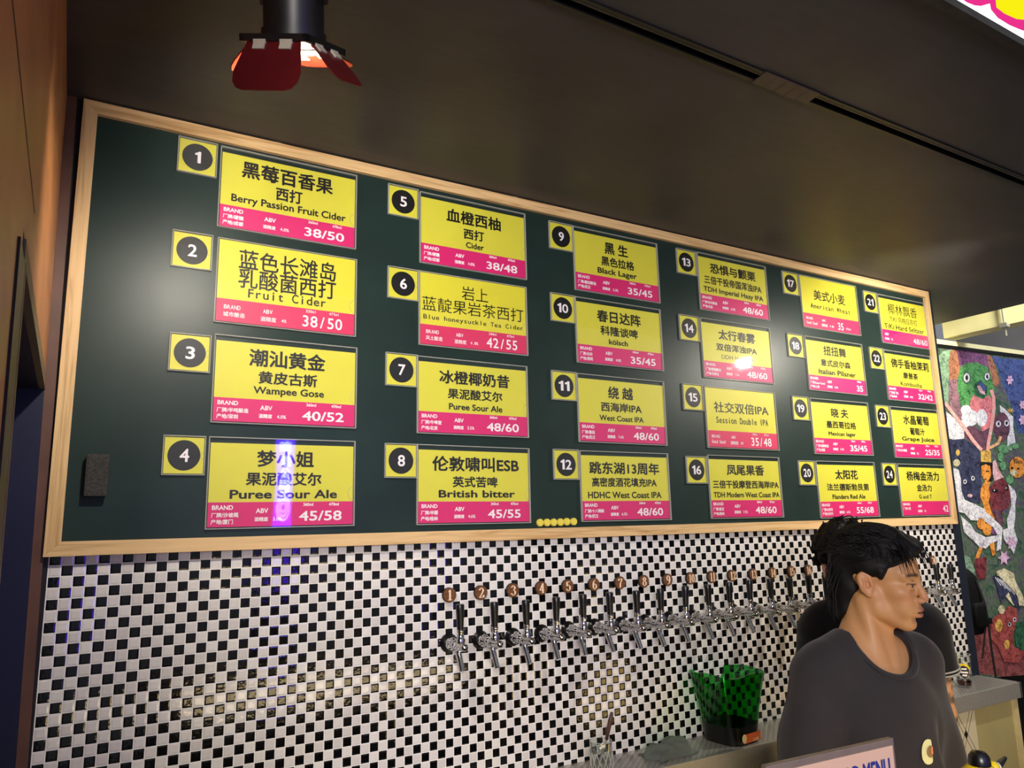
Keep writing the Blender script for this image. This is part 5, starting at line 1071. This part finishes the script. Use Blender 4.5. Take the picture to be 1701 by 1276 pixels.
def head(F, T, R, k=0.010, detail=True, wide=1.0):
    E = lambda c, r, kk=k, mode='add', Rr=None: F.ellip(c, r, kk, mode, Rr, T, R)
    K = lambda a, b, ra, rb, kk=k, mode='add': F.cone(a, b, ra, rb, kk, mode, T)
    E((-0.012, 0, 0.046), (0.096, 0.074, 0.082)); E((0.030, 0, 0.040), (0.060, 0.064, 0.062), 0.02)
    E((0.036, 0, -0.030), (0.054, 0.054, 0.078), 0.02)
    for s in (-1, 1):
        K((0.002, s * 0.052, -0.028), (0.012, s * 0.046, -0.062), 0.020, 0.016, 0.02)         # jaw angle
        K((0.012, s * 0.046, -0.062), (0.066, s * 0.014, -0.093), 0.015, 0.014, 0.018)
        E((0.056, s * 0.042, -0.014), (0.026, 0.020, 0.018), 0.018)                              # cheekbone
        E((0.068, s * 0.026, -0.050), (0.020, 0.022, 0.026), 0.018)
    E((0.070, 0, -0.095), (0.017, 0.022, 0.015), 0.014)
    if not detail: 
        for s in (-1, 1): E((-0.010, s * 0.074, -0.004), (0.019, 0.007, 0.031), 0.006)
        return
    for s in (-1, 1):
        K((0.083, s * 0.012, 0.026), (0.070, s * 0.046, 0.027), 0.011, 0.010, 0.014)            # brow ridge
        E((0.094, s * 0.031, 0.006), (0.017, 0.019, 0.011), 0.012, 'cut')                        # eye socket
    K((0.086, 0, 0.022), (0.100, 0, -0.010), 0.0075, 0.0085, 0.012); K((0.100, 0, -0.010), (0.1075, 0, -0.026), 0.0078, 0.0096, 0.008)
    for s in (-1, 1): E((0.0985, s * 0.0125, -0.0315), (0.0125, 0.0075, 0.0075), 0.006); E((0.102, s * 0.006, -0.0395), (0.006, 0.0035, 0.004), 0.003, 'cut')
    E((0.086, 0, -0.060), (0.014, 0.026, 0.020), 0.012)                                          # muzzle
    E((0.0965, 0, -0.0555), (0.0085, 0.0215, 0.0058), 0.005); E((0.0945, 0, -0.0690), (0.0088, 0.0195, 0.0070), 0.005)
    E((0.105, 0, -0.0620), (0.014, 0.024, 0.0016), 0.003, 'cut')
    E((0.090, 0, -0.081), (0.008, 0.020, 0.005), 0.008, 'cut')
    for s in (-1, 1):
        E((0.0745, s * 0.0305, 0.0045), (0.0145, 0.0145, 0.0145), 0.002)                         # eyeball and lids
        K((0.0895, s * 0.017, 0.0085), (0.0800, s * 0.0455, 0.0070), 0.0042, 0.0040, 0.004); K((0.0910, s * 0.031, 0.0120), (0.0895, s * 0.028, 0.0115), 0.0042, 0.004, 0.004)
        K((0.0875, s * 0.020, -0.0040), (0.0820, s * 0.044, -0.0015), 0.0034, 0.0030, 0.004)
        # ear: shell, hollow, rim, lobe
        re_ = rotm('Y', -0.16) @ rotm('Z', -s * 0.36); ec = np.array((-0.010, s * 0.0770, 0.001)); q_ = lambda x, y, z: tuple(ec + re_ @ np.array((x, s * y, z)))
        E(tuple(ec), (0.0180, 0.0060, 0.0285), 0.004, 'add', re_); E(q_(-0.004, 0.0, 0.012), (0.0160, 0.0062, 0.0180), 0.004, 'add', re_)
        E(q_(0.000, 0.0068, 0.006), (0.0125, 0.0048, 0.0190), 0.002, 'cut', re_); E(q_(0.004, 0.0045, -0.003), (0.0075, 0.0060, 0.0095), 0.002, 'cut', re_)
        K(q_(-0.004, 0.003, 0.014), q_(-0.004, 0.004, -0.010), 0.0028, 0.0026, 0.003); E(q_(0.013, 0.002, -0.004), (0.0045, 0.0045, 0.0060), 0.003, 'add', re_)
        E(q_(0.003, 0.000, -0.026), (0.0085, 0.0050, 0.0085), 0.005, 'add', re_)
def face_color(P, base, R=None):
    # P: positions in head coordinates -> linear colours
    b = np.array(lin(base)[:3]); col = np.tile(b, (len(P), 1)); x, y, z = P.T; ay = np.abs(y)
    def blend(w, c): 
        c = np.array(lin(c)[:3]); w = np.clip(w, 0, 1)[:, None]; col[:] = col * (1 - w) + c * w
    g = lambda c, r: np.exp(-(((x - c[0]) / r[0]) ** 2 + ((ay - c[1]) / r[1]) ** 2 + ((z - c[2]) / r[2]) ** 2))
    blend(0.45 * g((0.115, 0, -0.028), (0.02, 0.02, 0.016)), (176, 96, 82)); blend(0.35 * g((0.07, 0.04, -0.02), (0.03, 0.02, 0.02)), (186, 110, 88))
    blend(0.3 * g((-0.01, 0.08, 0.0), (0.03, 0.012, 0.04)), (186, 104, 80))
    blend(1.15 * g((0.103, 0.0, -0.0555), (0.011, 0.0185, 0.0050)), (142, 74, 68)); blend(1.15 * g((0.102, 0.0, -0.0685), (0.011, 0.0170, 0.0058)), (160, 86, 80))
    blend(1.6 * g((0.098, 0.0, -0.0620), (0.012, 0.024, 0.0013)), (70, 34, 34))
    br = (x > 0.055) * np.exp(-((z - (0.031 - 0.12 * np.maximum(ay - 0.036, 0))) / 0.0048) ** 2) * np.clip((ay - 0.011) / 0.004, 0, 1) * np.clip((0.056 - ay) / 0.006, 0, 1)
    blend(0.92 * br, (26, 18, 15))
    for s in (-1, 1):
        e = np.array([0.0745, s * 0.0305, 0.0045]); d = P - e; r = np.linalg.norm(d, axis=1); u = d / (r[:, None] + 1e-9)
        eye = (r < 0.01505) & (u[:, 0] > 0.35) & (z < 0.0098) & (z > -0.0028)
        blend(eye.astype(float), (214, 204, 194)); gz = np.array([0.97, -0.20, 0.0]); gz /= np.linalg.norm(gz); ang = u @ gz
        blend((eye & (ang > 0.90)).astype(float), (30, 18, 14))
        lash = (r < 0.021) & (u[:, 0] > 0.25) & (np.abs(z - 0.0088) < 0.0018); blend(0.9 * lash, (24, 16, 14))
    return col

def hand(F, wrist, dirv, nrm, side, L=0.18, curl=0.35):
    # wrist point, finger direction, palm normal, side = +1 thumb towards cross(dir, nrm)
    w = np.array(wrist, float); d = np.array(dirv, float); d /= np.linalg.norm(d); n = np.array(nrm, float); n -= d * (n @ d); n /= np.linalg.norm(n); t = np.cross(d, n) * side
    k = L / 0.18
    F.cone(w, w + d * 0.03 * k, 0.026 * k, 0.024 * k, 0.012)
    for q in (-0.028, -0.010, 0.010, 0.027): F.cone(w + d * 0.020 * k + t * q * 0.7 * k, w + d * 0.088 * k + t * q * k, 0.015 * k, 0.0125 * k, 0.012)
    for q, ln, r in ((-0.031, 0.058, 0.0075), (-0.0105, 0.074, 0.0085), (0.0105, 0.080, 0.0088), (0.031, 0.070, 0.0085)):
        p = w + d * 0.090 * k + t * q * k; a = 0.0; segs = (0.45, 0.32, 0.23)
        for i, sg in enumerate(segs):
            a += curl * (0.6 + 0.5 * i); e = p + (d * math.cos(a) + n * math.sin(a)) * ln * sg * k
            F.cone(p, e, r * k * (1 - 0.09 * i), r * k * (0.93 - 0.09 * i), 0.004); p = e
    p = w + d * 0.022 * k + t * 0.028 * k; e = p + (d * 0.62 + t * 0.62 + n * 0.35) * 0.042 * k; F.cone(p, e, 0.0145 * k, 0.0105 * k, 0.010)
    e2 = e + (d * 0.88 + t * 0.20 + n * 0.32) * 0.032 * k; F.cone(e, e2, 0.0100 * k, 0.0080 * k, 0.005)

def body(F, Tn, sh_z, hip_z, arms, neck_from, neck_to, chest=1.0):
    # torso-frame coordinates: x forward, y left, z above the floor
    F.cone(neck_from, neck_to, 0.054, 0.056, 0.02)
    F.cone((neck_to[0], 0.0, sh_z + 0.065), (0.0, 0.105, sh_z + 0.022), 0.048, 0.040, 0.03); F.cone((neck_to[0], 0.0, sh_z + 0.065), (0.0, -0.105, sh_z + 0.022), 0.048, 0.040, 0.03)
    F.ellip((0.0, 0, sh_z - 0.13), (0.105 * chest, 0.165 * chest, 0.20), 0.04); F.ellip((0.0, 0, sh_z - 0.34), (0.090, 0.140, 0.18), 0.04); F.ellip((-0.01, 0, hip_z), (0.105, 0.165, 0.13), 0.04)
    for s in (-1, 1):
        F.cone((0.06, s * 0.004 + s * 0.008, sh_z + 0.012), (0.02, s * 0.13, sh_z + 0.028), 0.010, 0.012, 0.012)   # collarbone
        F.cone((0.0, s * 0.10, hip_z - 0.03), (0.02, s * 0.10, 0.50), 0.085, 0.056, 0.03); F.cone((0.02, s * 0.10, 0.50), (0.0, s * 0.105, 0.09), 0.056, 0.038, 0.02)
        F.ellip((-0.02, s * 0.103, 0.36), (0.050, 0.048, 0.11), 0.02); F.cone((-0.02, s * 0.105, 0.045), (0.14, s * 0.12, 0.030), 0.038, 0.030, 0.02)
        S_, Ee, Wr, hd, nm = arms[s]
        F.cone(S_, Ee, 0.047, 0.038, 0.015); F.cone(Ee, Wr, 0.039, 0.026, 0.012); F.ellip(np.array(S_) + (0, 0, -0.004), (0.049, 0.049, 0.049), 0.015)
        hand(F, Wr, hd, nm, s)

def clothes(parent, mat, lo, hi, step, fn, name='tshirt', seed=1, mats=None, after=None, wr=0.003):
    F = Field(np.arange(lo[0], hi[0], step), np.arange(lo[1], hi[1], step), np.arange(lo[2], hi[2], step)); fn(F)
    V, Q = F.mesh(); 
    if after: V = after(V)
    return np_mesh(name, V, Q, mat, parent), V, Q

def person(label, T0, heading, hd_off, hd_yaw, hd_pitch, sh_z, arms, fine, skin, seed):
    root = thing('person', label, 'person', (T0[0], T0[1], FL), heading)
    Rh = yaw(hd_yaw) @ rotm('Y', hd_pitch); hc = np.array(hd_off, float)
    T = lambda p: hc + Rh @ np.asarray(p, float)
    f, c = fine, 0.012
    wrz = min(arms[1][2][2], arms[-1][2][2]); wrt = max(arms[1][2][2], arms[-1][2][2]) + 0.02
    xs = axis([(-0.30, hc[0] - 0.13, c), (hc[0] - 0.13, hc[0] + 0.14, f), (hc[0] + 0.14, 0.55, 0.007)])
    ya = max(abs(arms[1][2][1]), abs(arms[-1][2][1])) + 0.12; yb = max(0.42, ya)
    ys = axis([(-yb, -0.2, 0.006), (-0.2, hc[1] - 0.115, c), (hc[1] - 0.115, hc[1] + 0.115, f), (hc[1] + 0.115, 0.2, c), (0.2, yb, 0.006)])
    zs = axis([(-0.02, wrz - 0.22, 0.016), (wrz - 0.22, wrt, 0.005), (wrt, hc[2] - 0.26, 0.010), (hc[2] - 0.26, hc[2] - 0.12, 0.005), (hc[2] - 0.12, hc[2] + 0.15, f)])
    F = Field(xs, ys, zs); nk = T((-0.030, 0, -0.045)); hip = sh_z - 0.50
    body(F, None, sh_z, hip, arms, nk, (-0.015, 0.0, sh_z + 0.035))
    # sternomastoid hints and throat
    for s in (-1, 1): F.cone(T((-0.025, s * 0.052, -0.045)), (0.055, s * 0.018, sh_z + 0.012), 0.016, 0.010, 0.02)
    F.ellip(T((0.012, 0, -0.118)), (0.014, 0.012, 0.018), 0.02)
    head(F, T, Rh, detail=fine < 0.004)
    V, Q = F.mesh()
    P = (V - hc) @ Rh; col = face_color(P, skin); far = (P[:, 2] < -0.13) | (np.linalg.norm(P, axis=1) > 0.2); col[far] = np.array(lin(skin)[:3])
    return root, V, Q, col, T, Rh, hc

def hair_mesh(root, T, Rh, mat, vols, cuts, step, amp, fr, seed, strands=(), name='hair', lo=(-0.17, -0.14, -0.20), hi=(0.17, 0.14, 0.20)):
    F = Field(np.arange(lo[0], hi[0], step), np.arange(lo[1], hi[1], step), np.arange(lo[2], hi[2], step))
    for v in vols:
        if v[0] == 'e': F.ellip(v[1], v[2], v[3])
        else: F.cone(v[1], v[2], v[3], v[4], v[5])
    X, Y, Z = np.meshgrid(F.x, F.y, F.z, indexing='ij')
    G = np.stack([X, Y, Z], -1)
    r2 = np.random.default_rng(seed); d = np.zeros(X.shape)
    for _ in range(10):
        k = r2.normal(0, 1, 3) * fr; d += np.sin(G @ k + r2.uniform(0, 6.28))
    F.F += (amp * d / 4).astype(np.float32); del G
    for (p, nrm, kk) in cuts:   # keep the side the normal points away from
        nrm = np.array(nrm, float); nrm /= np.linalg.norm(nrm); dd = ((X - p[0]) * nrm[0] + (Y - p[1]) * nrm[1] + (Z - p[2]) * nrm[2]).astype(np.float32)
        h = np.clip(0.5 - 0.5 * (F.F - dd) / kk, 0, 1); F.F = F.F * (1 - h) + dd * h + kk * h * (1 - h)
    V, Q = F.mesh(); V = np.array([T(p) for p in V]) if False else hcm(V, T, Rh)
    o = np_mesh(name, V, Q, mat, root)
    if strands:
        sm = MB()
        for path, r in strands: sm.tube([tuple(T(p)) for p in path], r, 5)
        sm.build('hair_strands', mat, o, True)
    return o
def hcm(V, T, Rh): return V @ Rh.T + T((0, 0, 0))

# --- bartender in the charcoal t-shirt, face turned to his left
S1 = 1.335
arms1 = {1: ((0.0, 0.152, S1 - 0.005), (0.00, 0.196, S1 - 0.30), (0.13, 0.190, S1 - 0.52), (0.45, -0.05, -0.9), (0.15, -1, 0)),
         -1: ((0.0, -0.176, S1 - 0.005), (-0.02, -0.232, S1 - 0.30), (0.11, -0.225, S1 - 0.53), (0.4, 0.05, -0.9), (0.15, 1, 0))}
HEAD1 = math.radians(-100.6)
root1, V, Q, col, T1, R1, hc1 = person('young man in a charcoal t-shirt with an avocado print, looking to his left', (1.828, -0.771), HEAD1,
                                       (0.022, 0.036, 1.548), 0.517, 0.10, S1, arms1, 0.0026, (190, 140, 92), 3)
np_mesh('body', V, Q, M['skin'], root1, col)
def tee(F, sleeve=0.30, neck=True, arms=arms1, S=S1, grow=0.0, nx=0.055, nz=0.02, nr=0.082):
    F.cone((-0.01, 0.0, S + 0.070), (0.0, 0.13, S + 0.020), 0.056, 0.062, 0.03); F.cone((-0.01, 0.0, S + 0.070), (0.0, -0.13, S + 0.020), 0.056, 0.062, 0.03)
    F.ellip((0.0, 0, S - 0.14), (0.126 + grow, 0.180 + grow, 0.21), 0.05); F.ellip((0.01, 0, S - 0.36), (0.126 + grow, 0.178 + grow, 0.20), 0.05); F.ellip((0.0, 0, S - 0.50), (0.132, 0.19, 0.14), 0.05)
    for s in (-1, 1):
        a, b, c_, _, _ = arms[s]; a = np.array(a); b = np.array(b); e = a + (b - a) * sleeve / 0.30
        F.cone(a + (0, 0, -0.005), e, 0.065, 0.068, 0.04)
        n_ = (b - a) / np.linalg.norm(b - a)
        def hem(X, Y, Z, e=e, n_=n_): return (-(X - e[0]) * n_[0] - (Y - e[1]) * n_[1] - (Z - e[2]) * n_[2])
        F.op(hem, e - 0.10 + n_ * 0.1 * 0, e + 0.10, 0.004, 'cut', 0.02)
        # open sleeve
        F.cone(e - n_ * 0.03, e + n_ * 0.08, 0.055, 0.062, 0.004, 'cut')
    def hemz(X, Y, Z): return Z - (S - 0.60) + 0 * X + 0 * Y
    F.op(hemz, (-0.3, -0.16, S - 0.80), (0.3, 0.16, S - 0.60), 0.004, 'cut', 0.03)
    # neckline: an open ring around the neck, lower in front
    if neck:
        F.ellip((0.045, 0.006, S + 0.075), (0.094, 0.083, 0.088), 0.006, 'cut'); F.ellip((0.0, 0, S + 0.12), (0.085, 0.080, 0.07), 0.006, 'cut')
def folds(V):
    x, y, z = V.T; V = V.copy(); fr = np.clip((x + 0.02) / 0.1, 0, 1)
    w = 0.0045 * np.sin(46 * y + 9 * (z - 1.2) + 1.5 * np.sin(11 * z)) * np.clip((1.30 - z) / 0.2, 0, 1) + 0.004 * np.sin(30 * (z + 0.6 * np.abs(y)) + 4 * y) * np.clip((np.abs(y) - 0.10) / 0.08, 0, 1)
    w = w - 0.010 * np.exp(-((y - 0.105 + 0.10 * (z - 1.1)) / 0.013) ** 2) * np.clip((1.24 - z) / 0.12, 0, 1) * fr + 0.006 * np.exp(-((y - 0.075 + 0.10 * (z - 1.1)) / 0.018) ** 2) * np.clip((1.24 - z) / 0.12, 0, 1) * fr
    w = w - 0.008 * np.exp(-((y + 0.155 - 0.12 * (1.2 - z)) / 0.014) ** 2) * np.clip((1.27 - z) / 0.1, 0, 1) * fr
    V[:, 0] += w * np.sign(x + 0.02); V[:, 1] += 0.5 * w * np.sign(y); return V
ts, tv, tq = clothes(root1, M['shirt'], (-0.22, -0.36, S1 - 0.62), (0.24, 0.36, S1 + 0.16), 0.005, tee, 'tshirt', after=folds)
# ribbed collar along the neckline
kk = np.minimum(np.sqrt((((tv - (0.045, 0.006, S1 + 0.075)) / (0.094, 0.083, 0.088)) ** 2).sum(1)), np.sqrt((((tv - (0.0, 0, S1 + 0.12)) / (0.085, 0.080, 0.07)) ** 2).sum(1)))
near = tv[np.abs(kk - 1) * 0.085 < 0.0055]; an = np.arctan2(near[:, 1] - 0.006, near[:, 0] - 0.025); rr = np.hypot(near[:, 1] - 0.006, near[:, 0] - 0.025); ring = []
for k in range(48):
    a_ = -math.pi + 2 * math.pi * k / 48; d_ = np.abs((an - a_ + math.pi) % (2 * math.pi) - math.pi); m_ = d_ < 0.10
    if m_.any(): q = near[m_]; r_ = rr[m_]; ring.append(q[r_ > r_.max() - 0.006].mean(0))
ring = np.array(ring)
for _ in range(4): ring = (np.roll(ring, 1, 0) + ring * 2 + np.roll(ring, -1, 0)) / 4
cb_ = MB(); n_ = len(ring); ctr = ring.mean(0)
rows = []
for t_ in np.linspace(0, 2 * math.pi, 8, endpoint=False):
    out = ring - ctr; out[:, 2] = 0; out /= np.linalg.norm(out, axis=1)[:, None]
    rows.append(ring + out * (0.0055 + 0.0075 * math.cos(t_)) + np.array((0, 0, 1)) * (-0.0035 - 0.0050 * math.cos(t_) + 0.0032 * math.sin(t_)) + out * 0.0024 * math.sin(t_))
cb_.v = [tuple(p) for r_ in rows for p in r_]
for i_ in range(8):
    for k in range(n_): cb_.f.append((i_ * n_ + k, i_ * n_ + (k + 1) % n_, ((i_ + 1) % 8) * n_ + (k + 1) % n_, ((i_ + 1) % 8) * n_ + k)); cb_.mi.append(0)
cb_.build('collar', M['shirt'], ts, True)
# print on the chest: half an avocado showing beside a fold
def on_shirt(y, z, off=0.0022):
    m = (np.abs(tv[:, 1] - y) < 0.009) & (np.abs(tv[:, 2] - z) < 0.009) & (tv[:, 0] > 0)
    return (tv[m, 0].max() if m.any() else 0.13) + off
AY, AZ = 0.028, S1 - 0.172
av = MB()
def patch(pts, off, mi):
    v = [(on_shirt(y, z, off), y, z) for y, z in pts]; c = (np.mean([p[0] for p in v]), np.mean([p[1] for p in v]), np.mean([p[2] for p in v]))
    av.add([c] + v, [(0, i + 1, (i + 1) % len(v) + 1) for i in range(len(v))], mi)
patch([(AY + 0.024 * min(0.42, math.cos(a)) , AZ + 0.0285 * math.sin(a) * (1.0 - 0.12 * math.cos(a))) for a in np.linspace(0, 2 * math.pi, 26, endpoint=False)], 0.0022, 0)
patch([(AY + 0.004 + 0.0125 * min(0.48, math.cos(a)), AZ + 0.0135 * math.sin(a)) for a in np.linspace(0, 2 * math.pi, 20, endpoint=False)], 0.0034, 1)
patch([(AY + 0.008 + 0.006 * min(0.35, math.cos(a)), AZ + 0.003 + 0.009 * math.sin(a)) for a in np.linspace(0, 2 * math.pi, 16, endpoint=False)], 0.0044, 2)
av.build('avocado_print', [M['avocado'], M['pit'], M['pit2']], ts)
def trousers(F, S):
    h = S - 0.50
    F.ellip((-0.01, 0, h - 0.005), (0.122, 0.180, 0.14), 0.04)
    for s in (-1, 1): F.cone((0.0, s * 0.10, h - 0.03), (0.02, s * 0.10, 0.50), 0.098, 0.072, 0.03); F.cone((0.02, s * 0.10, 0.50), (0.0, s * 0.105, 0.07), 0.072, 0.062, 0.02)
    F.ellip((0, 0, h + 0.19), (0.2, 0.3, 0.12), 0.004, 'cut')
def shoes(root):
    for s in (-1, 1):
        F = Field(np.arange(-0.12, 0.24, 0.008), np.arange(s * 0.11 - 0.08, s * 0.11 + 0.08, 0.008), np.arange(-0.005, 0.14, 0.008))
        F.cone((-0.03, s * 0.105, 0.045), (0.15, s * 0.122, 0.036), 0.048, 0.040, 0.02); F.cone((-0.02, s * 0.105, 0.05), (-0.01, s * 0.105, 0.09), 0.052, 0.05, 0.02)
        F.op(lambda X, Y, Z: Z - 0.001 + 0 * X + 0 * Y, (-0.2, s * 0.11 - 0.1, -0.05), (0.3, s * 0.11 + 0.1, 0.0), 0.004, 'cut', 0.02)
        V, Q = F.mesh(); np_mesh('shoe', V, Q, M['shoe'], root)
clothes(root1, M['trouser'], (-0.2, -0.3, 0.04), (0.22, 0.3, S1 - 0.34), 0.010, lambda F: trousers(F, S1), 'trousers'); shoes(root1)
# hair: full on top, swept back, falling over the nape
rs = np.random.default_rng(11); strands = []
for i in range(900):
    a = rs.uniform(-1.25, 1.25); b = rs.uniform(0.0, 1.0)
    # from the crown forward or back along the skull
    u = rs.uniform(-0.55, 1.0); y0 = rs.uniform(-0.075, 0.075)
    if b < 0.17:
        x0 = rs.uniform(-0.02, 0.07); p0 = np.array([x0, y0, 0.125 - 6.0 * y0 * y0 - 2.2 * max(0, x0) ** 2]); st_ = np.array([0.024 + 0.016 * rs.random(), 0.25 * y0 + rs.normal(0, 0.012), -0.012 - 0.018 * rs.random()])
        pth_ = [p0, p0 + st_ * 0.5 + (0, 0, 0.010), p0 + st_ + (0, 0, 0.006 * rs.random()), p0 + st_ * 1.35 + (0, 0, -0.016)]
    elif b < 0.80:
        # tufts lying over the top and sides, combed back
        th = rs.uniform(-1.55, 1.55); x0 = rs.uniform(-0.10, 0.085); q = math.sqrt(max(0.05, 1 - ((x0 + 0.016) / 0.112) ** 2))
        f0 = lambda x, t: np.array([x, 0.090 * math.sqrt(max(0.02, 1 - ((x + 0.016) / 0.114) ** 2)) * math.sin(t), 0.066 + 0.084 * math.sqrt(max(0.02, 1 - ((x + 0.016) / 0.114) ** 2)) * math.cos(t)])
        dx_ = -rs.uniform(0.03, 0.075); dt_ = rs.normal(0, 0.22)
        pth_ = [f0(x0, th), f0(x0 + dx_ * 0.4, th + dt_ * 0.4) * 1.015, f0(x0 + dx_ * 0.8, th + dt_ * 0.8) * 1.012, f0(x0 + dx_, th + dt_)]
    else:
        p0 = np.array([-0.07 - 0.03 * rs.random(), y0, 0.09 * rs.random()]); st_ = np.array([-0.012 * rs.random(), rs.normal(0, 0.008), -0.075 - 0.05 * rs.random()])
        pth_ = [p0, p0 + st_ * 0.5 + (-0.014, 0, 0), p0 + st_ * 0.85 + (-0.008, 0, 0), p0 + st_]
    sc_ = rs.uniform(0.35, 0.62); strands.append(([tuple(q) for q in pth_], [0.0030 * sc_, 0.0034 * sc_, 0.0022 * sc_, 0.0004]))
hair_mesh(root1, T1, R1, M['hair'], [('e', (-0.016, 0, 0.066), (0.108, 0.086, 0.080), 0.01), ('e', (0.045, 0, 0.092), (0.056, 0.070, 0.036), 0.02), ('e', (-0.070, 0, 0.010), (0.052, 0.066, 0.095), 0.02), ('e', (-0.078, 0, -0.055), (0.034, 0.052, 0.065), 0.02),
                                     ('c', (0.026, -0.072, 0.035), (0.028, -0.071, 0.002), 0.013, 0.006, 0.01), ('c', (0.026, 0.072, 0.035), (0.028, 0.071, 0.002), 0.013, 0.006, 0.01), ('e', (0.080, -0.020, 0.078), (0.030, 0.040, 0.024), 0.015)],
          [((0.045, 0, 0.030), (0.80, 0, -0.75), 0.012)], 0.004, 0.0042, 62, 5, strands)

# --- second bartender behind him, back turned, black polo with pale piping, tattooed arm
S2 = 1.375
HEAD2 = math.radians(38)
arms2 = {1: ((0.0, 0.165, S2 - 0.01), (0.14, 0.185, S2 - 0.24), (0.36, 0.11, S2 - 0.28), (0.95, -0.2, -0.1), (0, -0.2, -1)),
         -1: ((0.0, -0.142, S2 - 0.01), (0.03, -0.160, S2 - 0.25), (0.20, -0.130, S2 - 0.36), (0.93, 0.2, -0.3), (0.1, 0.3, -1))}
root2, V2, Q2, col2, T2, R2, hc2 = person('person with dark curly hair and black polo, back turned, tattooed forearm', (2.21, -0.53), HEAD2,
                                          (0.045, 0.060, 1.555), 0.25, 0.30, S2, arms2, 0.0045, (190, 140, 104), 4)
# tattoos on the right arm: dark scrolls in the skin
E2, Wr2 = np.array(arms2[-1][1]), np.array(arms2[-1][2])
on = (V2[:, 1] < -0.09) & (V2[:, 2] < S2 - 0.12) & (V2[:, 2] > S2 - 0.42)
tat = np.sin(V2[:, 0] * 90 + 3 * np.sin(V2[:, 2] * 70)) + np.sin(V2[:, 2] * 110 + 2.5 * np.sin(V2[:, 1] * 80 + V2[:, 0] * 40))
wt = np.clip((tat - 0.05) * 2.6, 0, 0.88) * on
col2 = col2 * (1 - wt[:, None]) + np.array(lin((48, 50, 54))[:3]) * wt[:, None]
np_mesh('body', V2, Q2, M['skin'], root2, col2)
def polo(F): tee(F, 0.145, False, arms2, S2, -0.014); F.cone(T2((-0.03, 0, -0.05)), (-0.015, 0, S2 + 0.03), 0.062, 0.066, 0.006, 'cut'); F.ellip((0.0, 0.01, S2 + 0.150), (0.10, 0.09, 0.07), 0.006, 'cut')
ps, pv, pq = clothes(root2, M['polo'], (-0.22, -0.38, S2 - 0.62), (0.26, 0.38, S2 + 0.16), 0.006, polo, 'polo_shirt', after=lambda V: V + 0)
for s in (-1, 1):
    a, b = np.array(arms2[s][0]), np.array(arms2[s][1]); n_ = (b - a) / np.linalg.norm(b - a); e = a + (b - a) * 0.145 / 0.30 - n_ * 0.006
    u = np.cross(n_, (1, 0, 0)); u /= np.linalg.norm(u); w_ = np.cross(n_, u)
    for o_ in (0.0, -0.010): MB().tube([tuple(e + n_ * o_ + (u * math.cos(t) + w_ * math.sin(t)) * 0.0700) for t in np.linspace(0, 2 * math.pi, 33)], 0.0024, 6).build('sleeve_piping', M['stripe'], ps, True)
cl = MB(); n = 36; ring = []
for k in range(n + 1):
    a = 2 * math.pi * k / n; ring.append((0.0 + 0.078 * math.cos(a), 0.012 + 0.074 * math.sin(a), S2 + 0.085 - 0.035 * (0.5 + 0.5 * math.cos(a))))
co_ = loft([[(x * 1.0, y, z - 0.03) for x, y, z in ring[:-1]], [(x * 0.95, y * 0.95, z + 0.012) for x, y, z in ring[:-1]], [(x * 1.06, y * 1.06, z + 0.010) for x, y, z in ring[:-1]], [(x * 1.18, y * 1.18, z - 0.026) for x, y, z in ring[:-1]]])
co_.f = co_.f[:-1]; co_.mi = co_.mi[:-1]
cob = co_.build('collar', M['polo'], ps, True)
for q, dz in ((1.17, -0.022), (1.13, -0.008)): MB().tube([(x * q, y * q, z + dz) for x, y, z in ring], 0.0026, 6).build('collar_piping', M['stripe'], cob, True)
clothes(root2, M['trouser'], (-0.2, -0.3, 0.04), (0.22, 0.3, S2 - 0.34), 0.012, lambda F: trousers(F, S2), 'trousers'); shoes(root2)
cv = [('e', (-0.015, 0, 0.050), (0.100, 0.084, 0.086), 0.02)]; r3 = np.random.default_rng(21)
for i in range(150):
    d = r3.normal(0, 1, 3); d /= np.linalg.norm(d)
    if d[2] < -0.45 or (d[0] > 0.55 and d[2] < 0.3): continue
    p = np.array([-0.015, 0, 0.050]) + d * np.array([0.102, 0.088, 0.090]); cv.append(('e', tuple(p), (0.017, 0.017, 0.017), 0.008))
cs = []
for i in range(90):
    d = r3.normal(0, 1, 3); d /= np.linalg.norm(d)
    if d[2] < -0.4 or (d[0] > 0.5 and d[2] < 0.3): continue
    p = np.array([-0.015, 0, 0.050]) + d * np.array([0.108, 0.094, 0.098]); u = np.cross(d, r3.normal(0, 1, 3)); u /= np.linalg.norm(u); w_ = np.cross(d, u)
    cs.append(([tuple(p + d * 0.004 * t + (u * math.cos(t * 1.3) + w_ * math.sin(t * 1.3)) * 0.011) for t in np.linspace(0, 4.2, 9)], [0.0022] * 8 + [0.0006]))
hair_mesh(root2, T2, R2, M['curly'], cv, [((0.07, 0, -0.01), (0.85, 0, -0.5), 0.012)], 0.005, 0.003, 110, 8, cs, 'curly_hair')
# green cloth held in the tattooed hand
hw = Matrix.Rotation(HEAD2, 4, 'Z') @ Vector(tuple(Wr2 + np.array([0.09, 0.02, -0.045])))
gc = crumple('green_cloth', M['green_cloth'], (2.21 + hw.x, -0.53 + hw.y, hw.z + FL - 0.05), 0.06, 0.05, 0.02, 9, 0.5)
tag(gc, 'small green cloth held in the tattooed hand over the counter', 'cloth')

# ------------------------------------------------------------------ lift everything onto the floor level z = 0
for o in list(C.objects):
    if o.parent is None and o.type not in ('LIGHT', 'CAMERA'): o.location.z += ZF
